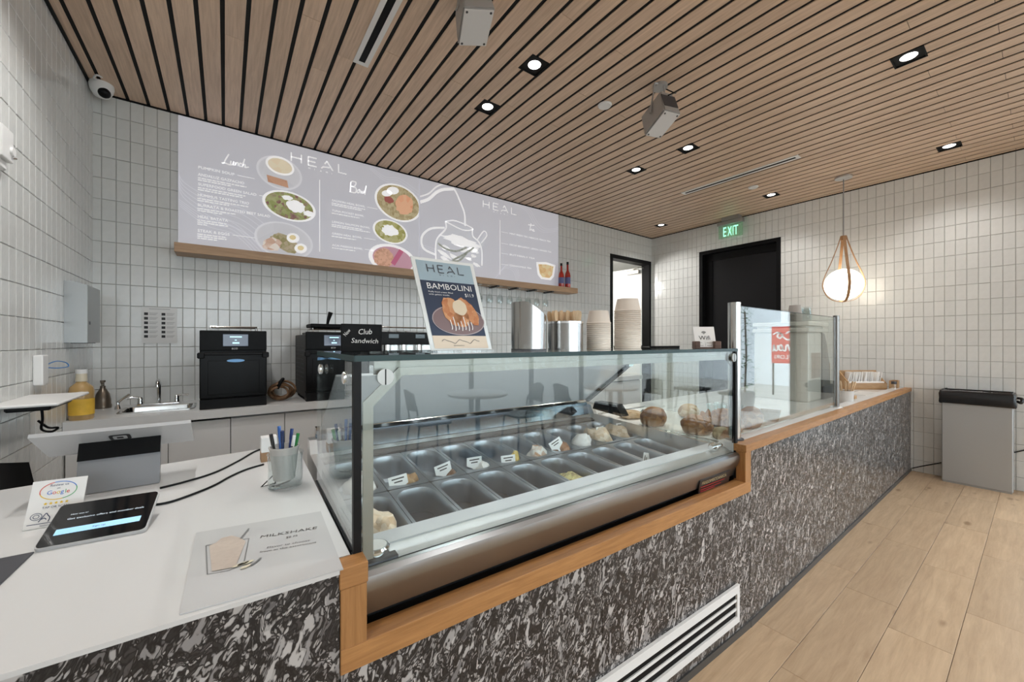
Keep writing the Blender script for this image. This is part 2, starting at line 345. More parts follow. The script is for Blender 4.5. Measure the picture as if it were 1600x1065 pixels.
class Print:
    """flat print laid on a real surface: origin o, right r, up u; layers are fractions of a millimetre proud"""
    def __init__(s, o, r, u, clip=None):
        s.o = Vector(o); s.r = Vector(r).normalized(); s.u = Vector(u).normalized(); s.n = s.r.cross(s.u); s.clip = clip; s.m = MB()
    def P(s, x, y, l=1):
        if s.clip: x = min(max(x, s.clip[0]), s.clip[2]); y = min(max(y, s.clip[1]), s.clip[3])
        return s.o + s.r * x + s.u * y + s.n * (l * .0007)
    def xy(s, p): d = Vector(p) - s.o; return d.dot(s.r), d.dot(s.u)
    def rect(s, x0, y0, x1, y1, l=1): s.m.add([s.P(x0, y0, l), s.P(x1, y0, l), s.P(x1, y1, l), s.P(x0, y1, l)], [(0, 1, 2, 3)]); return s
    def poly(s, pts, l=1): s.m.add([s.P(x, y, l) for x, y in pts], [tuple(range(len(pts)))]); return s
    def ell(s, cx, cy, rx, ry, rot=0, l=1, n=32, wob=0):
        pts = []
        for k in range(n):
            a = 2 * PI * k / n; q = 1 + wob * random.uniform(-1, 1); x, y = rx * math.cos(a) * q, ry * math.sin(a) * q
            pts.append((cx + x * math.cos(rot) - y * math.sin(rot), cy + x * math.sin(rot) + y * math.cos(rot)))
        return s.poly(pts, l)
    def ring(s, cx, cy, rx, ry, w, l=1, n=40, a0=0, a1=2 * PI):
        vs = []; fs = []
        for k in range(n + 1):
            a = a0 + (a1 - a0) * k / n
            vs += [s.P(cx + rx * math.cos(a), cy + ry * math.sin(a), l), s.P(cx + (rx - w) * math.cos(a), cy + (ry - w) * math.sin(a), l)]
        s.m.add(vs, [(2 * k, 2 * k + 2, 2 * k + 3, 2 * k + 1) for k in range(n)]); return s
    def line(s, pts, w, l=1, smooth=0):
        if smooth: pts = [(p.x, p.y) for p in spline([(x, y, 0) for x, y in pts], smooth)]
        vs = []
        for i, p in enumerate(pts):
            a = pts[max(i - 1, 0)]; b = pts[min(i + 1, len(pts) - 1)]; dx, dy = b[0] - a[0], b[1] - a[1]; q = math.hypot(dx, dy) or 1
            vs += [s.P(p[0] - dy / q * w / 2, p[1] + dx / q * w / 2, l), s.P(p[0] + dy / q * w / 2, p[1] - dx / q * w / 2, l)]
        s.m.add(vs, [(2 * i, 2 * i + 1, 2 * i + 3, 2 * i + 2) for i in range(len(pts) - 1)]); return s
    def text(s, t, x, y, h, l=1, width=None, shear=0, rot=0):
        """cap height h, left end at x, base line at y; width squeezes or stretches to fit"""
        V, Fc = text2d(t); k = h / .7; mx = max(p[0] for p in V) if V else 1; kx = width / mx if width else k
        ca, sa = math.cos(rot), math.sin(rot); vs = []
        for a, b in V:
            q, r = a * kx + shear * b * k, b * k; vs.append(s.P(x + q * ca - r * sa, y + q * sa + r * ca, l))
        s.m.add(vs, Fc); return s
    def heal(s, x, y, wd, h, t, l=1, sub=None):
        """the wordmark in four thin letters with its small second line"""
        q = wd / 3.6
        X = lambda i: x + i * q
        for seg in ([(0, 0), (0, 1)], [(.62, 0), (.62, 1)], [(0, .5), (.62, .5)],
                    [(1.05, 0), (1.05, 1)], [(1.05, 0), (1.58, 0)], [(1.05, .5), (1.5, .5)], [(1.05, 1), (1.58, 1)],
                    [(2.27, 1), (2.66, 0)], [(2.27, 1), (2.12, .62)], [(1.9, 0), (2.02, .22), (2.45, .3)],
                    [(3.05, 1), (3.05, 0), (3.6, 0)]):
            s.line([(X(a), y + b * h) for a, b in seg], t, l)
        if sub:
            for i, ch in enumerate('MIAMI'): s.text(ch, X(1.05 + i * .38), y - sub * 2.2, sub, l)
        return s
    def put(s, name, m, parent=None, label=None):
        """build as a child (coordinates relative to the parent's place and turn) and start afresh"""
        o = s.m.build(name, m)
        if parent:
            o.parent = parent
            Mp = Matrix.LocRotScale(parent.location, parent.rotation_euler, parent.scale)
            if parent.parent:
                g = parent.parent; Mp = Matrix.LocRotScale(g.location, g.rotation_euler, g.scale) @ Mp
            o.data.transform(Mp.inverted())
        if label: o['label'] = label
        s.m = MB(); return o
def wbuild(mb, name, m, parent, smooth=None, label=None):
    """build a part given in world coordinates under a parent that has its own place"""
    o = mb.build(name, m, None, smooth); o.parent = parent
    Mp = Matrix.LocRotScale(parent.location, parent.rotation_euler, parent.scale)
    if parent.parent:
        g = parent.parent; Mp = Matrix.LocRotScale(g.location, g.rotation_euler, g.scale) @ Mp
    o.data.transform(Mp.inverted())
    if label: o['label'] = label
    return o

# ================================================================== THE SETTING
# ---- tiled walls: grout slab + glazed tiles standing proud of it
TW, THT, GR = .0744, .152, .0030
def rects_minus(r, holes):
    out = [r]
    for h in holes:
        nxt = []
        for a in out:
            x0, y0, x1, y1 = max(a[0], h[0]), max(a[1], h[1]), min(a[2], h[2]), min(a[3], h[3])
            if x0 >= x1 or y0 >= y1: nxt.append(a); continue
            if a[1] < y0: nxt.append((a[0], a[1], a[2], y0))
            if y1 < a[3]: nxt.append((a[0], y1, a[2], a[3]))
            if a[0] < x0: nxt.append((a[0], y0, x0, y1))
            if x1 < a[2]: nxt.append((x1, y0, a[2], y1))
        out = nxt
    return out
def tile_shape(w, h, t=.006, b=.0022):
    x, z = w / 2, h / 2
    v = [(-x, 0, -z), (x, 0, -z), (x, 0, z), (-x, 0, z), (-x, -t + b, -z), (x, -t + b, -z), (x, -t + b, z), (-x, -t + b, z),
         (-x + b, -t, -z + b), (x - b, -t, -z + b), (x - b, -t, z - b), (-x + b, -t, z - b)]
    f = []
    for o in (0, 4):
        for k in range(4): f.append((o + k, o + (k + 1) % 4, o + 4 + (k + 1) % 4, o + 4 + k))
    f.append((8, 9, 10, 11)); return v, f
tv, tf = tile_shape(TW - GR, THT - GR)
tile_mesh = bpy.data.meshes.new('tile'); tile_mesh.from_pydata(tv, [], tf); tile_mesh.materials.append(M_TILE)
def tiled_wall(name, rz, s0, s1, place, col0, holes, hidden=()):
    """place(s) -> (x, y) on the wall face; s grows to the viewer's right; holes in (s, z)"""
    g = MB()
    for a in rects_minus((s0, 0, s1, ZC + .1), holes):
        p, q = place(a[0]), place(a[2]); nx, ny = -math.sin(rz), math.cos(rz)
        c = [(p[0], p[1]), (q[0], q[1]), (q[0] + nx * .1, q[1] + ny * .1), (p[0] + nx * .1, p[1] + ny * .1)]
        g.add([(x, y, a[1]) for x, y in c] + [(x, y, a[3]) for x, y in c], [(3, 2, 1, 0), (4, 5, 6, 7), (0, 1, 5, 4), (1, 2, 6, 5), (2, 3, 7, 6), (3, 0, 4, 7)])
    wall = struct(g.build(name, M_GROUT)); full = []; rest = MB(); rot = Matrix.Rotation(rz, 4, 'Z')
    c = col0 - math.ceil((col0 - s0) / TW) * TW
    while c < s1:
        z = 3.014 - 20 * THT
        while z < ZC:
            for r in rects_minus((max(c, s0) , max(z, 0), min(c + TW, s1), min(z + THT, ZC)), holes):
                w, h = r[2] - r[0], r[3] - r[1]
                if w < .012 or h < .012: continue
                xc, zc = (r[0] + r[2]) / 2, (r[1] + r[3]) / 2; p = place(xc); pj = proj((p[0], p[1], zc))
                area = 0
                if w > TW * .98 and h > THT * .98 and pj and -30 < pj[0] < 1630 and -30 < pj[1] < 1095 and not any(a[0] < xc < a[2] and a[1] < zc < a[3] for a in hidden):
                    area = 1 / math.hypot(p[0], p[1]) ** 2 * abs((p[0] * math.sin(rz) - p[1] * math.cos(rz))) / math.hypot(p[0], p[1])
                full.append((area, xc, zc, w, h))
            z += THT
        c += TW
    full.sort(reverse=True)
    for i, (area, xc, zc, w, h) in enumerate(full):
        p = place(xc); e = (random.gauss(0, .0035), random.gauss(0, .0035), random.gauss(0, .004)); dz = random.gauss(0, .0006)
        if i < 300 and area > 0:
            o = bpy.data.objects.new('tile', tile_mesh); COL.objects.link(o); o.parent = wall
            o.location = (p[0], p[1], zc + dz); o.rotation_euler = (e[0], e[1], rz + e[2])
        else:
            v, f = tile_shape(w - GR, h - GR); Mx = Matrix.Translation((p[0], p[1], zc + dz)) @ rot @ Matrix.Rotation(e[2], 4, 'Z') @ Matrix.Rotation(e[0], 4, 'X')
            rest.add([Mx @ Vector(q) for q in v], f)
    o = rest.build('tile_field', M_TILE, wall); o['kind'] = 'stuff'
    return wall
DB = (4.841, 5.906, 2.759)                                    # doorway in the back wall
DR = (3.16, 2.06, 2.771)                                      # black door in the right wall (y)
wall_back = tiled_wall('wall_back', 0, XL, XR, lambda s: (s, YB), -.7159, [(DB[0], 0, DB[1], DB[2])], [(-.3, 2.1, 3.7, 3.2)])
wall_left = tiled_wall('wall_left', PI / 2, YF, YB, lambda s: (XL, s), 3.93, [])
wall_right = tiled_wall('wall_right', -PI / 2, -YB, -YW, lambda s: (XR, -s), -.1516, [(-DR[0], 0, -DR[1], DR[2])])

# ---- slatted ceiling: black soffit, oak slats hung below it along the depth of the room
ceiling = struct(MB().box(XL, YF, ZC + .0065, XR, YB, ZC + .12).build('ceiling', M_BLACKGAP))
ceil_trim = struct(MB().box(XL, YB - .012, ZC - .012, XR, YB, ZC + .03).box(XL, YF, ZC - .012, XL + .02, YB - .012, ZC + .03).box(XR - .008, YW, ZC - .012, XR, YB - .012, ZC + .03).build('trim_1', M_MATTEBLK))
PITCH, GAP = .1133, .0215
LIGHTS = [(1.612, 1.949), (1.611, 2.507), (3.445, 1.942), (3.446, 2.508), (3.46, .50), (5.336, .509), (5.358, 1.961), (5.383, 3.467)]
BACKLIGHTS = [(-.22, 1.949), (-.22, 2.507), (-.22, .5), (1.612, .5), (1.612, -.95), (3.45, -.95), (1.612, -2.6), (3.45, -2.6), (5.3, -1.5)]
SLOTS = [(.70, 1.40, 2.60), (4.445, 1.387, 2.571)]
CUT = [(x - .075, y - .075, x + .075, y + .075) for x, y in LIGHTS + BACKLIGHTS] + [(x - .046, a, x + .046, b) for x, a, b in SLOTS]
slat_data = {}
def slat(x0, x1, y0, y1):
    key = (round(x1 - x0, 4), round(y1 - y0, 3))
    if key not in slat_data:
        m = MB().bev(-key[0] / 2, 0, 0, key[0] / 2, key[1], .006, .001); o = m.build('slat', M_SLAT); slat_data[key] = o.data
    else: o = bpy.data.objects.new('slat', slat_data[key]); COL.objects.link(o)
    o.parent = ceiling; o.location = ((x0 + x1) / 2, y0, ZC)
k0 = int((-.579 - XL) / PITCH) + 1
x = -.579 - k0 * PITCH; n = 0
while x < XR:
    a, b = max(x + GAP / 2, XL + .02), min(x + PITCH - GAP / 2, XR - .008)
    if b - a > .01:
        js = [YF, -2.55 + .35 * (n % 3), -.15 + .3 * ((n * 2) % 3), 1.55 + .42 * ((n * 5) % 4), YB - .012]
        for y0, y1 in zip(js, js[1:]):
            for r in rects_minus((a, y0 + .001, b, y1 - .001), CUT):
                if r[2] - r[0] > .006 and r[3] - r[1] > .01: slat(*r[0:1], r[2], r[1], r[3])
    x += PITCH; n += 1

# ---- floor: oak planks
floor = struct(MB().box(XL - .1, YF - .1, -.06, XR + .1, YB + 2.0, -.008).build('floor', mat('floor_bed', (.2, .16, .12), .9)))
PW, PL = .2135, .915
plank_data = {}
off = {0: 2.12, -1: 2.82, -2: 2.59, -3: 3.05}
for k in range(-24, 1):
    y1 = .874 + k * PW; y0 = y1 - PW
    st = off.get(k, (k * .377) % PL) % PL - 3 * PL
    x0 = st
    while x0 < XR:
        a, b = max(x0, XL), min(x0 + PL, XR); x0 += PL
        if b - a < .02: continue
        key = round(b - a, 3)
        if key not in plank_data:
            o = MB().bev(0, 0, -.008, key - .0016, PW - .0016, 0, .0012).build('plank', M_PLANK); plank_data[key] = o.data
        else: o = bpy.data.objects.new('plank', plank_data[key]); COL.objects.link(o)
        o.parent = floor; o.location = (a + .0008, y0 + .0008, 0)
struct(MB().box(XL, .874, -.008, XR, YB, -.001).build('floor_service_side', mat('service_floor', (.33, .30, .27), .5, noise=(8, .1))))

# ---- doorway in the back wall, with the lit back room and its white door standing ajar
d1 = struct(thing('door_1', None, None, (DB[0], YB, 0))); W1 = DB[1] - DB[0]; HT = DB[2]
MB().box(0, -.012, 0, .06, .14, HT).box(W1 - .06, -.012, 0, W1, .14, HT).box(.06, -.012, HT - .06, W1 - .06, .14, HT).build('door_frame', M_MATTEBLK, d1)
leaf = MB().bev(-.86, 0, .01, 0, .045, HT - .08, .003).build('door_leaf', mat('white_door', (.82, .82, .80), .4), d1)
leaf.location = (W1 - .065, .13, 0); leaf.rotation_euler = (0, 0, -math.radians(84))
MB().tube(spline([(-.66, -.005, 1.27), (-.66, -.06, 1.275), (-.66, -.075, 1.32), (-.66, -.075, 1.58), (-.66, -.06, 1.625), (-.66, -.005, 1.63)], 5), .011, 8).build('door_handle', M_MATTEBLK, leaf, 60)
MB().bev(-.26, -.06, HT - .19, -.03, -.002, HT - .12, .008).cyl((-.14, -.03, HT - .12), (-.14, -.03, HT - .10), .02).tube([(-.14, -.03, HT - .1), (-.02, -.10, HT - .095), (.03, .0, HT - .095)], .009, 6).build('door_closer', mat('closer_metal', (.55, .53, .48), .35, .8), leaf, 40)
room = MB()
for a in ((DB[0] - 1.2, YB + 1.9, 0, XR + .9, YB + 2.0, 2.9), (DB[0] - 1.3, YB + .14, 0, DB[0] - 1.2, YB + 1.9, 2.9), (XR + .9, YB + .14, 0, XR + 1.0, YB + 1.9, 2.9), (DB[0] - 1.3, YB + .14, 2.9, XR + 1.0, YB + 2.0, 3.0), (DB[0] - 1.3, YB + .11, 0, DB[0], YB + .14, 2.9), (DB[1], YB + .11, 0, XR + 1, YB + .14, 2.9), (DB[0], YB + .11, HT, DB[1], YB + .14, 2.9)): room.box(*a)
struct(room.build('wall_back_room', mat('white_paint', (.80, .80, .78), .7)))
lamp('back_room_lamp', 'POINT', (4.75, YB + .75, 2.5), energy=42, color=(1, .97, .92), size=.15)

# ---- black exit door, deep in the right wall
d2 = struct(thing('door_2', None, None, (XR, DR[1], 0))); W2 = DR[0] - DR[1]
MB().box(-.01, 0, 0, .16, .05, DR[2]).box(-.01, W2 - .05, 0, .16, W2, DR[2]).box(-.01, .05, DR[2] - .05, .16, W2 - .05, DR[2]).build('door_frame', mat('black_door_frame', (.004, .004, .0045), .5, spec=.15), d2)
dl = MB().bev(.09, .05, .01, .13, W2 - .05, DR[2] - .05, .004).build('door_leaf', mat('black_door', (.011, .011, .0125), .5, spec=.2), d2)
MB().box(.075, .05, DR[2] - .15, .09, W2 - .05, DR[2] - .05).box(.08, W2 - .16, .01, .09, W2 - .05, DR[2] - .15).build('door_stop', mat('black_door_frame', (0, 0, 0)), dl)
MB().cyl((.02, .12, 1.05), (.09, .12, 1.05), .012).tube([(.03, .12, 1.05), (.03, .26, 1.05)], .011).build('door_handle', M_DARK, dl, 40)
struct(MB().box(XR + .13, DR[1] - .1, 0, XR + .18, DR[0] + .1, DR[2] + .1).build('wall_behind_exit', M_MATTEBLK))

# ---- glazed storefronts behind and to the right of the viewer
alu = mat('black_aluminium', (.02, .02, .022), .4)
def storefront(name, p0, p1, n, zt=2.8):
    p0, p1 = Vector(p0), Vector(p1); d = (p1 - p0); ln = d.length; ang = math.atan2(d.y, d.x)
    t = struct(thing(name, None, None, p0, ang)); fr = MB()
    for k in range(n + 1): x = ln * k / n; fr.box(x - .03, -.04, 0, x + .03, .04, zt)
    fr.box(0, -.04, 0, ln, .04, .1).box(0, -.04, zt - .06, ln, .04, zt).box(0, -.04, zt, ln, .04, ZC + .1); fr.build('window_frame', alu, t)
    for k in range(n): MB().box(ln * k / n + .03, -.004, .1, ln * (k + 1) / n - .03, .004, zt - .06).build('pane', glass('window_glass', (.96, .98, .98)), t)
storefront('window_1', (XR, YF, 0), (XR, YW, 0), 4)
storefront('window_2', (XL, YF, 0), (XR, YF, 0), 5)
# the street outside, seen only as reflections in the glass
struct(MB().box(-25, -30, -.2, 40, YF - .1, -.08).box(XR + .1, YF - .1, -.2, 40, 6, -.08).build('pavement', mat('pavement', (.42, .41, .39), .85, noise=(2, .12))))
fac = struct(thing('wall_across_street', None, None, (15, 0, 0)))
MB().box(0, -14, -.1, .4, 3.5, 7).build('facade', mat('pale_render', (.72, .75, .78), .8, noise=(.8, .05)), fac)
for k in range(5):
    w = MB().box(-.05, -12 + k * 3, 3.2, .02, -10.4 + k * 3, 5.2).build('window', mat('far_glass', (.08, .11, .14), .1), fac)
sg = thing('shop_banner', 'red street banner with white script, seen mirrored in the counter glass', 'sign', (12.2, -2.34, 0))
MB().box(0, -.27, .80, .04, .27, 1.80).build('panel', mat('sign_red', (.62, .045, .03), .5), sg)
for yy in (-.24, .24): MB().box(0.01, yy - .02, -.08, .05, yy + .02, .80).build('post', alu, sg)
pr = Print((12.195, -2.34 + .27, .80), (0, -1, 0), (0, 0, 1))
pr.line([(.2, .8), (.1, .86), (.05, .74), (.14, .64), (.24, .7), (.33, .82), (.4, .74), (.33, .68), (.28, .78), (.4, .84), (.5, .78)], .035, smooth=6)
pr.line([(.03, .34), (.07, .5), (.1, .34), (.15, .5), (.19, .46), (.2, .35), (.25, .36), (.3, .5), (.36, .45), (.33, .35), (.27, .38), (.3, .47)], .035, smooth=6)
pr.line([(.39, .5), (.4, .36), (.45, .35), (.48, .5), (.49, .35), (.52, .34)], .035, smooth=6)
pr.text('FLORI', .06, .12, .11, 1, width=.4); pr.put('lettering', mat('sign_white', (.85, .85, .83), .6), sg)
cp_ = thing('street_plant', 'tall leafy plant on the street, seen mirrored in the counter glass', 'plant', (9.0, -1.95, -.08))
MB().lathe([(.16, 0), (.2, .4), (.18, .4), (.17, .38)], n=16).build('pot', M_GREY, cp_, 40); MB().tube([(0, 0, .3), (.02, .02, 1.2), (0, 0, 2.1)], .02, 6).build('stem', mat('stem_brown', (.1, .06, .03), .8), cp_, 40)
lf = MB(); rl = random.Random(3)
for k in range(420):
    z = rl.uniform(.35, 2.3); rr = (.26 if z < 1.0 else .13) * math.sqrt(rl.random()); a = rl.uniform(0, 2 * PI); c = Vector((rr * math.cos(a), rr * math.sin(a), z)); d = Vector((math.cos(a), math.sin(a), rl.uniform(-.6, .5))).normalized() * .075; sd = d.cross(Vector((0, 0, 1))).normalized() * .02
    lf.add([c, c + d * .5 + sd, c + d, c + d * .5 - sd], [(0, 1, 2, 3)])
tag(lf.build('foliage', mat('leaf_green', (.05, .13, .03), .5, noise=(9, .4)), cp_), None, None, None, 'stuff')

# ---- furniture of the seating area behind the viewer, mirrored in the case glass
def make_table(label, loc):
    t = thing('cafe_table', label, 'table', loc, 0, 'cafe tables in the seating area')
    MB().lathe([(0, .72), (.36, .72), (.375, .735), (.375, .748), (.36, .755), (0, .755)], n=32).build('tabletop', mat('pale_top', (.72, .70, .66), .35), t, 40)
    MB().lathe([(.24, 0), (.24, .012), (.04, .03), (.03, .05), (.03, .72)], n=20).build('pedestal', M_DARK, t, 40)
def make_chair(label, loc, rz, group='chairs in the seating area', col=None):
    t = thing('cafe_chair', label, 'chair', loc, rz, group); c = col or M_DARK
    MB().bev(-.21, -.2, .43, .21, .21, .46, .012, seg=2).build('seat', c, t)
    b = MB(); n = 9
    for k in range(n):
        a = -.62 + 1.24 * k / (n - 1); 
        b.add([(.24 * math.sin(a), -.02 - .2 * math.cos(a), .6), (.25 * math.sin(a), -.04 - .22 * math.cos(a), .84 - .06 * abs(a)), (.262 * math.sin(a), -.052 - .232 * math.cos(a), .84 - .06 * abs(a)), (.252 * math.sin(a), -.032 - .212 * math.cos(a), .6)], [])
    b.f = []; b.mi = []
    for k in range(n - 1):
        for j in range(4): b.f.append((4 * k + j, 4 * k + (j + 1) % 4, 4 * k + 4 + (j + 1) % 4, 4 * k + 4 + j)); b.mi.append(0)
    b.f += [(3, 2, 1, 0), (4 * n - 4, 4 * n - 3, 4 * n - 2, 4 * n - 1)]; b.mi += [0, 0]
    b.build('backrest', c, t, 50)
    for sx in (-1, 1):
        MB().tube([(sx * .17, .17, .43), (sx * .21, .2, 0)], .011).build('leg', M_BLACK, t, 40)
        MB().tube([(sx * .16, -.2, .66), (sx * .17, -.17, .43), (sx * .21, -.22, 0)], .011).build('leg', M_BLACK, t, 40)
make_table('round cafe table by the street window', (2.3, -2.4, 0)); make_table('round cafe table nearest the entrance', (4.2, -2.0, 0))
for lb, p, r in (('dark cafe chair left of the middle round table', (1.7, -2.5, 0), -PI / 2), ('dark cafe chair right of the middle round table', (2.9, -2.3, 0), PI / 2), ('dark cafe chair left of the entrance table', (3.6, -2.1, 0), -PI / 2), ('dark cafe chair right of the entrance table', (4.8, -1.9, 0), PI / 2)):
    make_chair(lb, p, r)
def make_stool(label, loc):
    t = thing('bar_stool', label, 'stool', loc, 0, 'bar stools by the entrance window')
    MB().bev(-.18, -.18, .7, .18, .18, .74, .015, seg=2).build('seat', M_BLACK, t)
    for sx in (-1, 1):
        for sy in (-1, 1): MB().tube([(sx * .13, sy * .13, .7), (sx * .2, sy * .2, 0)], .011).build('leg', M_BLACK, t, 40)
    MB().tube([(-.177, -.177, .25), (.177, -.177, .25), (.177, .177, .25), (-.177, .177, .25)], .008, 6, closed=True).build('footrest', M_BLACK, t, 40)
make_stool('black bar stool nearer the tiled wall', (5.2, -.75, 0)); make_stool('black bar stool farther along the window', (5.2, -1.4, 0))

# ================================================================== CEILING FITTINGS
def downlight(x, y, label, power, col=(1, .98, .95)):
    t = thing('downlight', label, 'downlight', (x, y, ZC), 0, 'square black recessed downlights')
    MB().box(-.075, -.075, -.002, -.066, .075, .03).box(.066, -.075, -.002, .075, .075, .03).box(-.066, -.075, -.002, .066, -.066, .03).box(-.066, .066, -.002, .066, .075, .03).box(-.066, -.066, .012, .066, .066, .03).build('trim', M_MATTEBLK, t)
    MB().lathe([(0, .004), (.039, .004), (.043, .008), (.043, .014)], n=24).build('lens', glow('lamp_lens', (1, .98, .94), 4), t, 40)
    lamp('downlight_lamp', 'SPOT', (x, y, ZC - .01), (0, 0, 0), power, col, .05, spot=math.radians(125), blend=.7)
names = ['square downlight nearest the ceiling speaker on the left', 'square downlight above the tea menu board', 'square downlight beside the middle of the slatted ceiling', 'square downlight just behind the middle one, nearer the back wall', 'large square downlight at upper right of the ceiling', 'square downlight close to the right wall over the bin', 'square downlight between the vent slot and the pendant', 'square downlight in the far corner near the back doorway']
for (x, y), nm in zip(LIGHTS, names): downlight(x, y, nm, 30)
for i, (x, y) in enumerate(BACKLIGHTS): downlight(x, y, 'square downlight over the seating area behind the viewer' if y < 0 else 'square downlight over the till end, beyond the top of the picture', 38)
for (x, y0, y1), lb in zip(SLOTS, ('white linear air slot above the menu boards', 'white linear air slot in the far part of the ceiling')):
    t = thing('air_slot', lb, 'air vent', (x, y0, ZC)); ln = y1 - y0
    MB().box(-.046, 0, -.004, -.019, ln, .006).box(.019, 0, -.004, .046, ln, .006).box(-.019, 0, -.004, .019, .03, .006).box(-.019, ln - .03, -.004, .019, ln, .006).build('frame', M_WPLAS, t)
    MB().box(-.019, .03, -.002, .019, ln - .03, .006).build('slot', M_MATTEBLK, t)
for (x, y), lb in (((2.305, 1.957), 'small white round disc flush in the slatted ceiling'), ((4.904, 1.978), 'small white round disc near the far air slot')):
    t = thing('ceiling_disc', lb, 'detector', (x, y, ZC)); MB().lathe([(0, -.012), (.045, -.012), (.052, -.004), (.052, 0)], n=24).build('cover', M_WPLAS, t, 40)

def speaker(label, px, depth, wv, hv, nv, sw, sh, sd, anchor):
    """tilted cabinet on a stirrup: axes in terms of right, down and towards-viewer at that place"""
    d = ray(*px); c = Vector((0, 0, H)) + d * depth; f = d.normalized(); r = Vector((RX, RY, 0)); dn = f.cross(r).normalized()
    if dn.z > 0: dn = -dn
    ax = lambda a: (r * a[0] + dn * a[1] - f * a[2]).normalized()
    n = ax(nv); wx = ax(wv); wx = (wx - n * wx.dot(n)).normalized(); hy = n.cross(wx).normalized()
    if hy.dot(dn) > 0: hy = -hy
    t = thing('ceiling_speaker', label, 'speaker', (anchor[0], anchor[1], ZC)); R = Matrix((wx, hy, n)).transposed().to_4x4(); R.translation = c - t.location
    bm = bmesh.new(); bmesh.ops.create_cube(bm, size=1)
    for v in bm.verts:
        k = 1.0 if v.co.z > 0 else .72; v.co = Vector((v.co.x * sw * (k if v.co.y < 2 else 1), v.co.y * sh, v.co.z * sd))
    bmesh.ops.bevel(bm, geom=bm.edges[:], offset=.008, segments=2, affect='EDGES'); MB().bm(bm, M=R).build('cabinet', mat('speaker_grey', (.42, .41, .40), .4, .3), t, 40)
    g = MB().bev(-sw / 2 + .006, -sh / 2 + .006, sd / 2, sw / 2 - .006, sh / 2 - .006, sd / 2 + .004, .003)
    g.v = [tuple(R @ Vector(v)) for v in g.v]; g.build('grille', mat('speaker_front', (.66, .65, .64), .45), t)
    for a in (-1, 1):
        for b in (-1, 1):
            q = MB().lathe([(0, .0), (.006, 0), (.006, .002), (0, .002)], (a * (sw / 2 - .02), b * (sh / 2 - .02), sd / 2 + .004), 10); q.v = [tuple(R @ Vector(v)) for v in q.v]; q.build('screw', M_DARK, t)
    q = MB().box(-sw / 2 * .8, sh / 2, -sd / 2 * .6, sw / 2 * .8, sh / 2 + .003, sd / 2 * .5); q.v = [tuple(R @ Vector(v)) for v in q.v]; q.build('rear_panel', M_DARK, t)
    L1, L2 = R @ Vector((-sw / 2 - .004, 0, 0)), R @ Vector((sw / 2 * .86 + .004, 0, 0))
    up = Vector((0, 0, -.01)); s1, s2 = Vector((L1.x * .55, L1.y * .55, -.012)), Vector((L2.x * .55, L2.y * .55, -.012))
    br = MB().tube([L1, s1], .006, 6).tube([L2, s2], .006, 6).tube([s1, s2], .007, 6).lathe([(0, -.02), (.05, -.02), (.05, 0)], n=16); br.build('bracket', mat('speaker_grey', (.3, .3, .3)), t, 40)
    e = R @ Vector((0, sh / 2 + .003, -sd * .3))
    MB().tube(spline([e, e + Vector((.05, -.02, .03)), e * .6 + Vector((.07, -.03, .0)), Vector((.05, 0, 0))], 6), .004, 6).build('cable', M_BLACK, t, 60)
speaker('grey box speaker hung from the middle of the ceiling', (1030, 180), 2.66, (.92, .40, .0), (0, 1, 0), (.35, .62, .72), .14, .21, .17, (2.44, 1.58))
speaker('grey box speaker at the top edge above the menu boards', (738, 18), 1.98, (.88, .42, .1), (0, 1, 0), (.15, .72, .68), .16, .22, .18, (1.0, 1.62))

# security camera in the corner
t = thing('dome_camera', 'white dome security camera in the upper left corner', 'camera', (-.69, 3.86, ZC))
MB().lathe([(0, 0), (.062, 0), (.064, -.02), (.058, -.05), (.04, -.085), (.0, -.1)], n=24).build('housing', M_WPLAS, t, 50)
MB().ball((.018, -.030, -.07), .034, 16).build('lens_ball', M_BLACK, t, 60)
MB().tube(spline([(-.01, -.03, 0), (-.02, -.09, -.015), (0, -.13, -.01), (.02, -.1, .0)], 6), .006, 6).build('cable', M_WPLAS, t, 60)

# exit sign
t = thing('exit_sign', 'green lit exit sign hanging by the black door', 'sign', (5.815, 2.645, ZC))
MB().bev(-.035, -.175, -.105, .035, .175, -.05, .004).box(-.05, -.13, -.05, .05, .10, 0).build('housing', mat('sign_housing', (.32, .31, .30), .4, .5), t)
MB().box(-.004, -.165, -.29, .004, .165, -.1).build('acrylic_panel', glass('sign_acrylic', (.80, .93, .84), f0=.06, milky=.25, milk=(.5, .75, .58)), t)
pr = Print((5.809, 2.645 + .105, ZC - .265), (0, -1, 0), (0, 0, 1))
for i, ch in enumerate('EXIT'): pr.text(ch, [.0, .068, .135, .152][i], 0, .135, 1, width=[.05, .058, .012, .06][i])
pr.put('lettering', glow('exit_green', (.40, 1, .70), 1.25), t)
lamp('exit_sign_lamp', 'POINT', (5.78, 2.65, 2.98), energy=.18, color=(.35, 1, .55), size=.05)

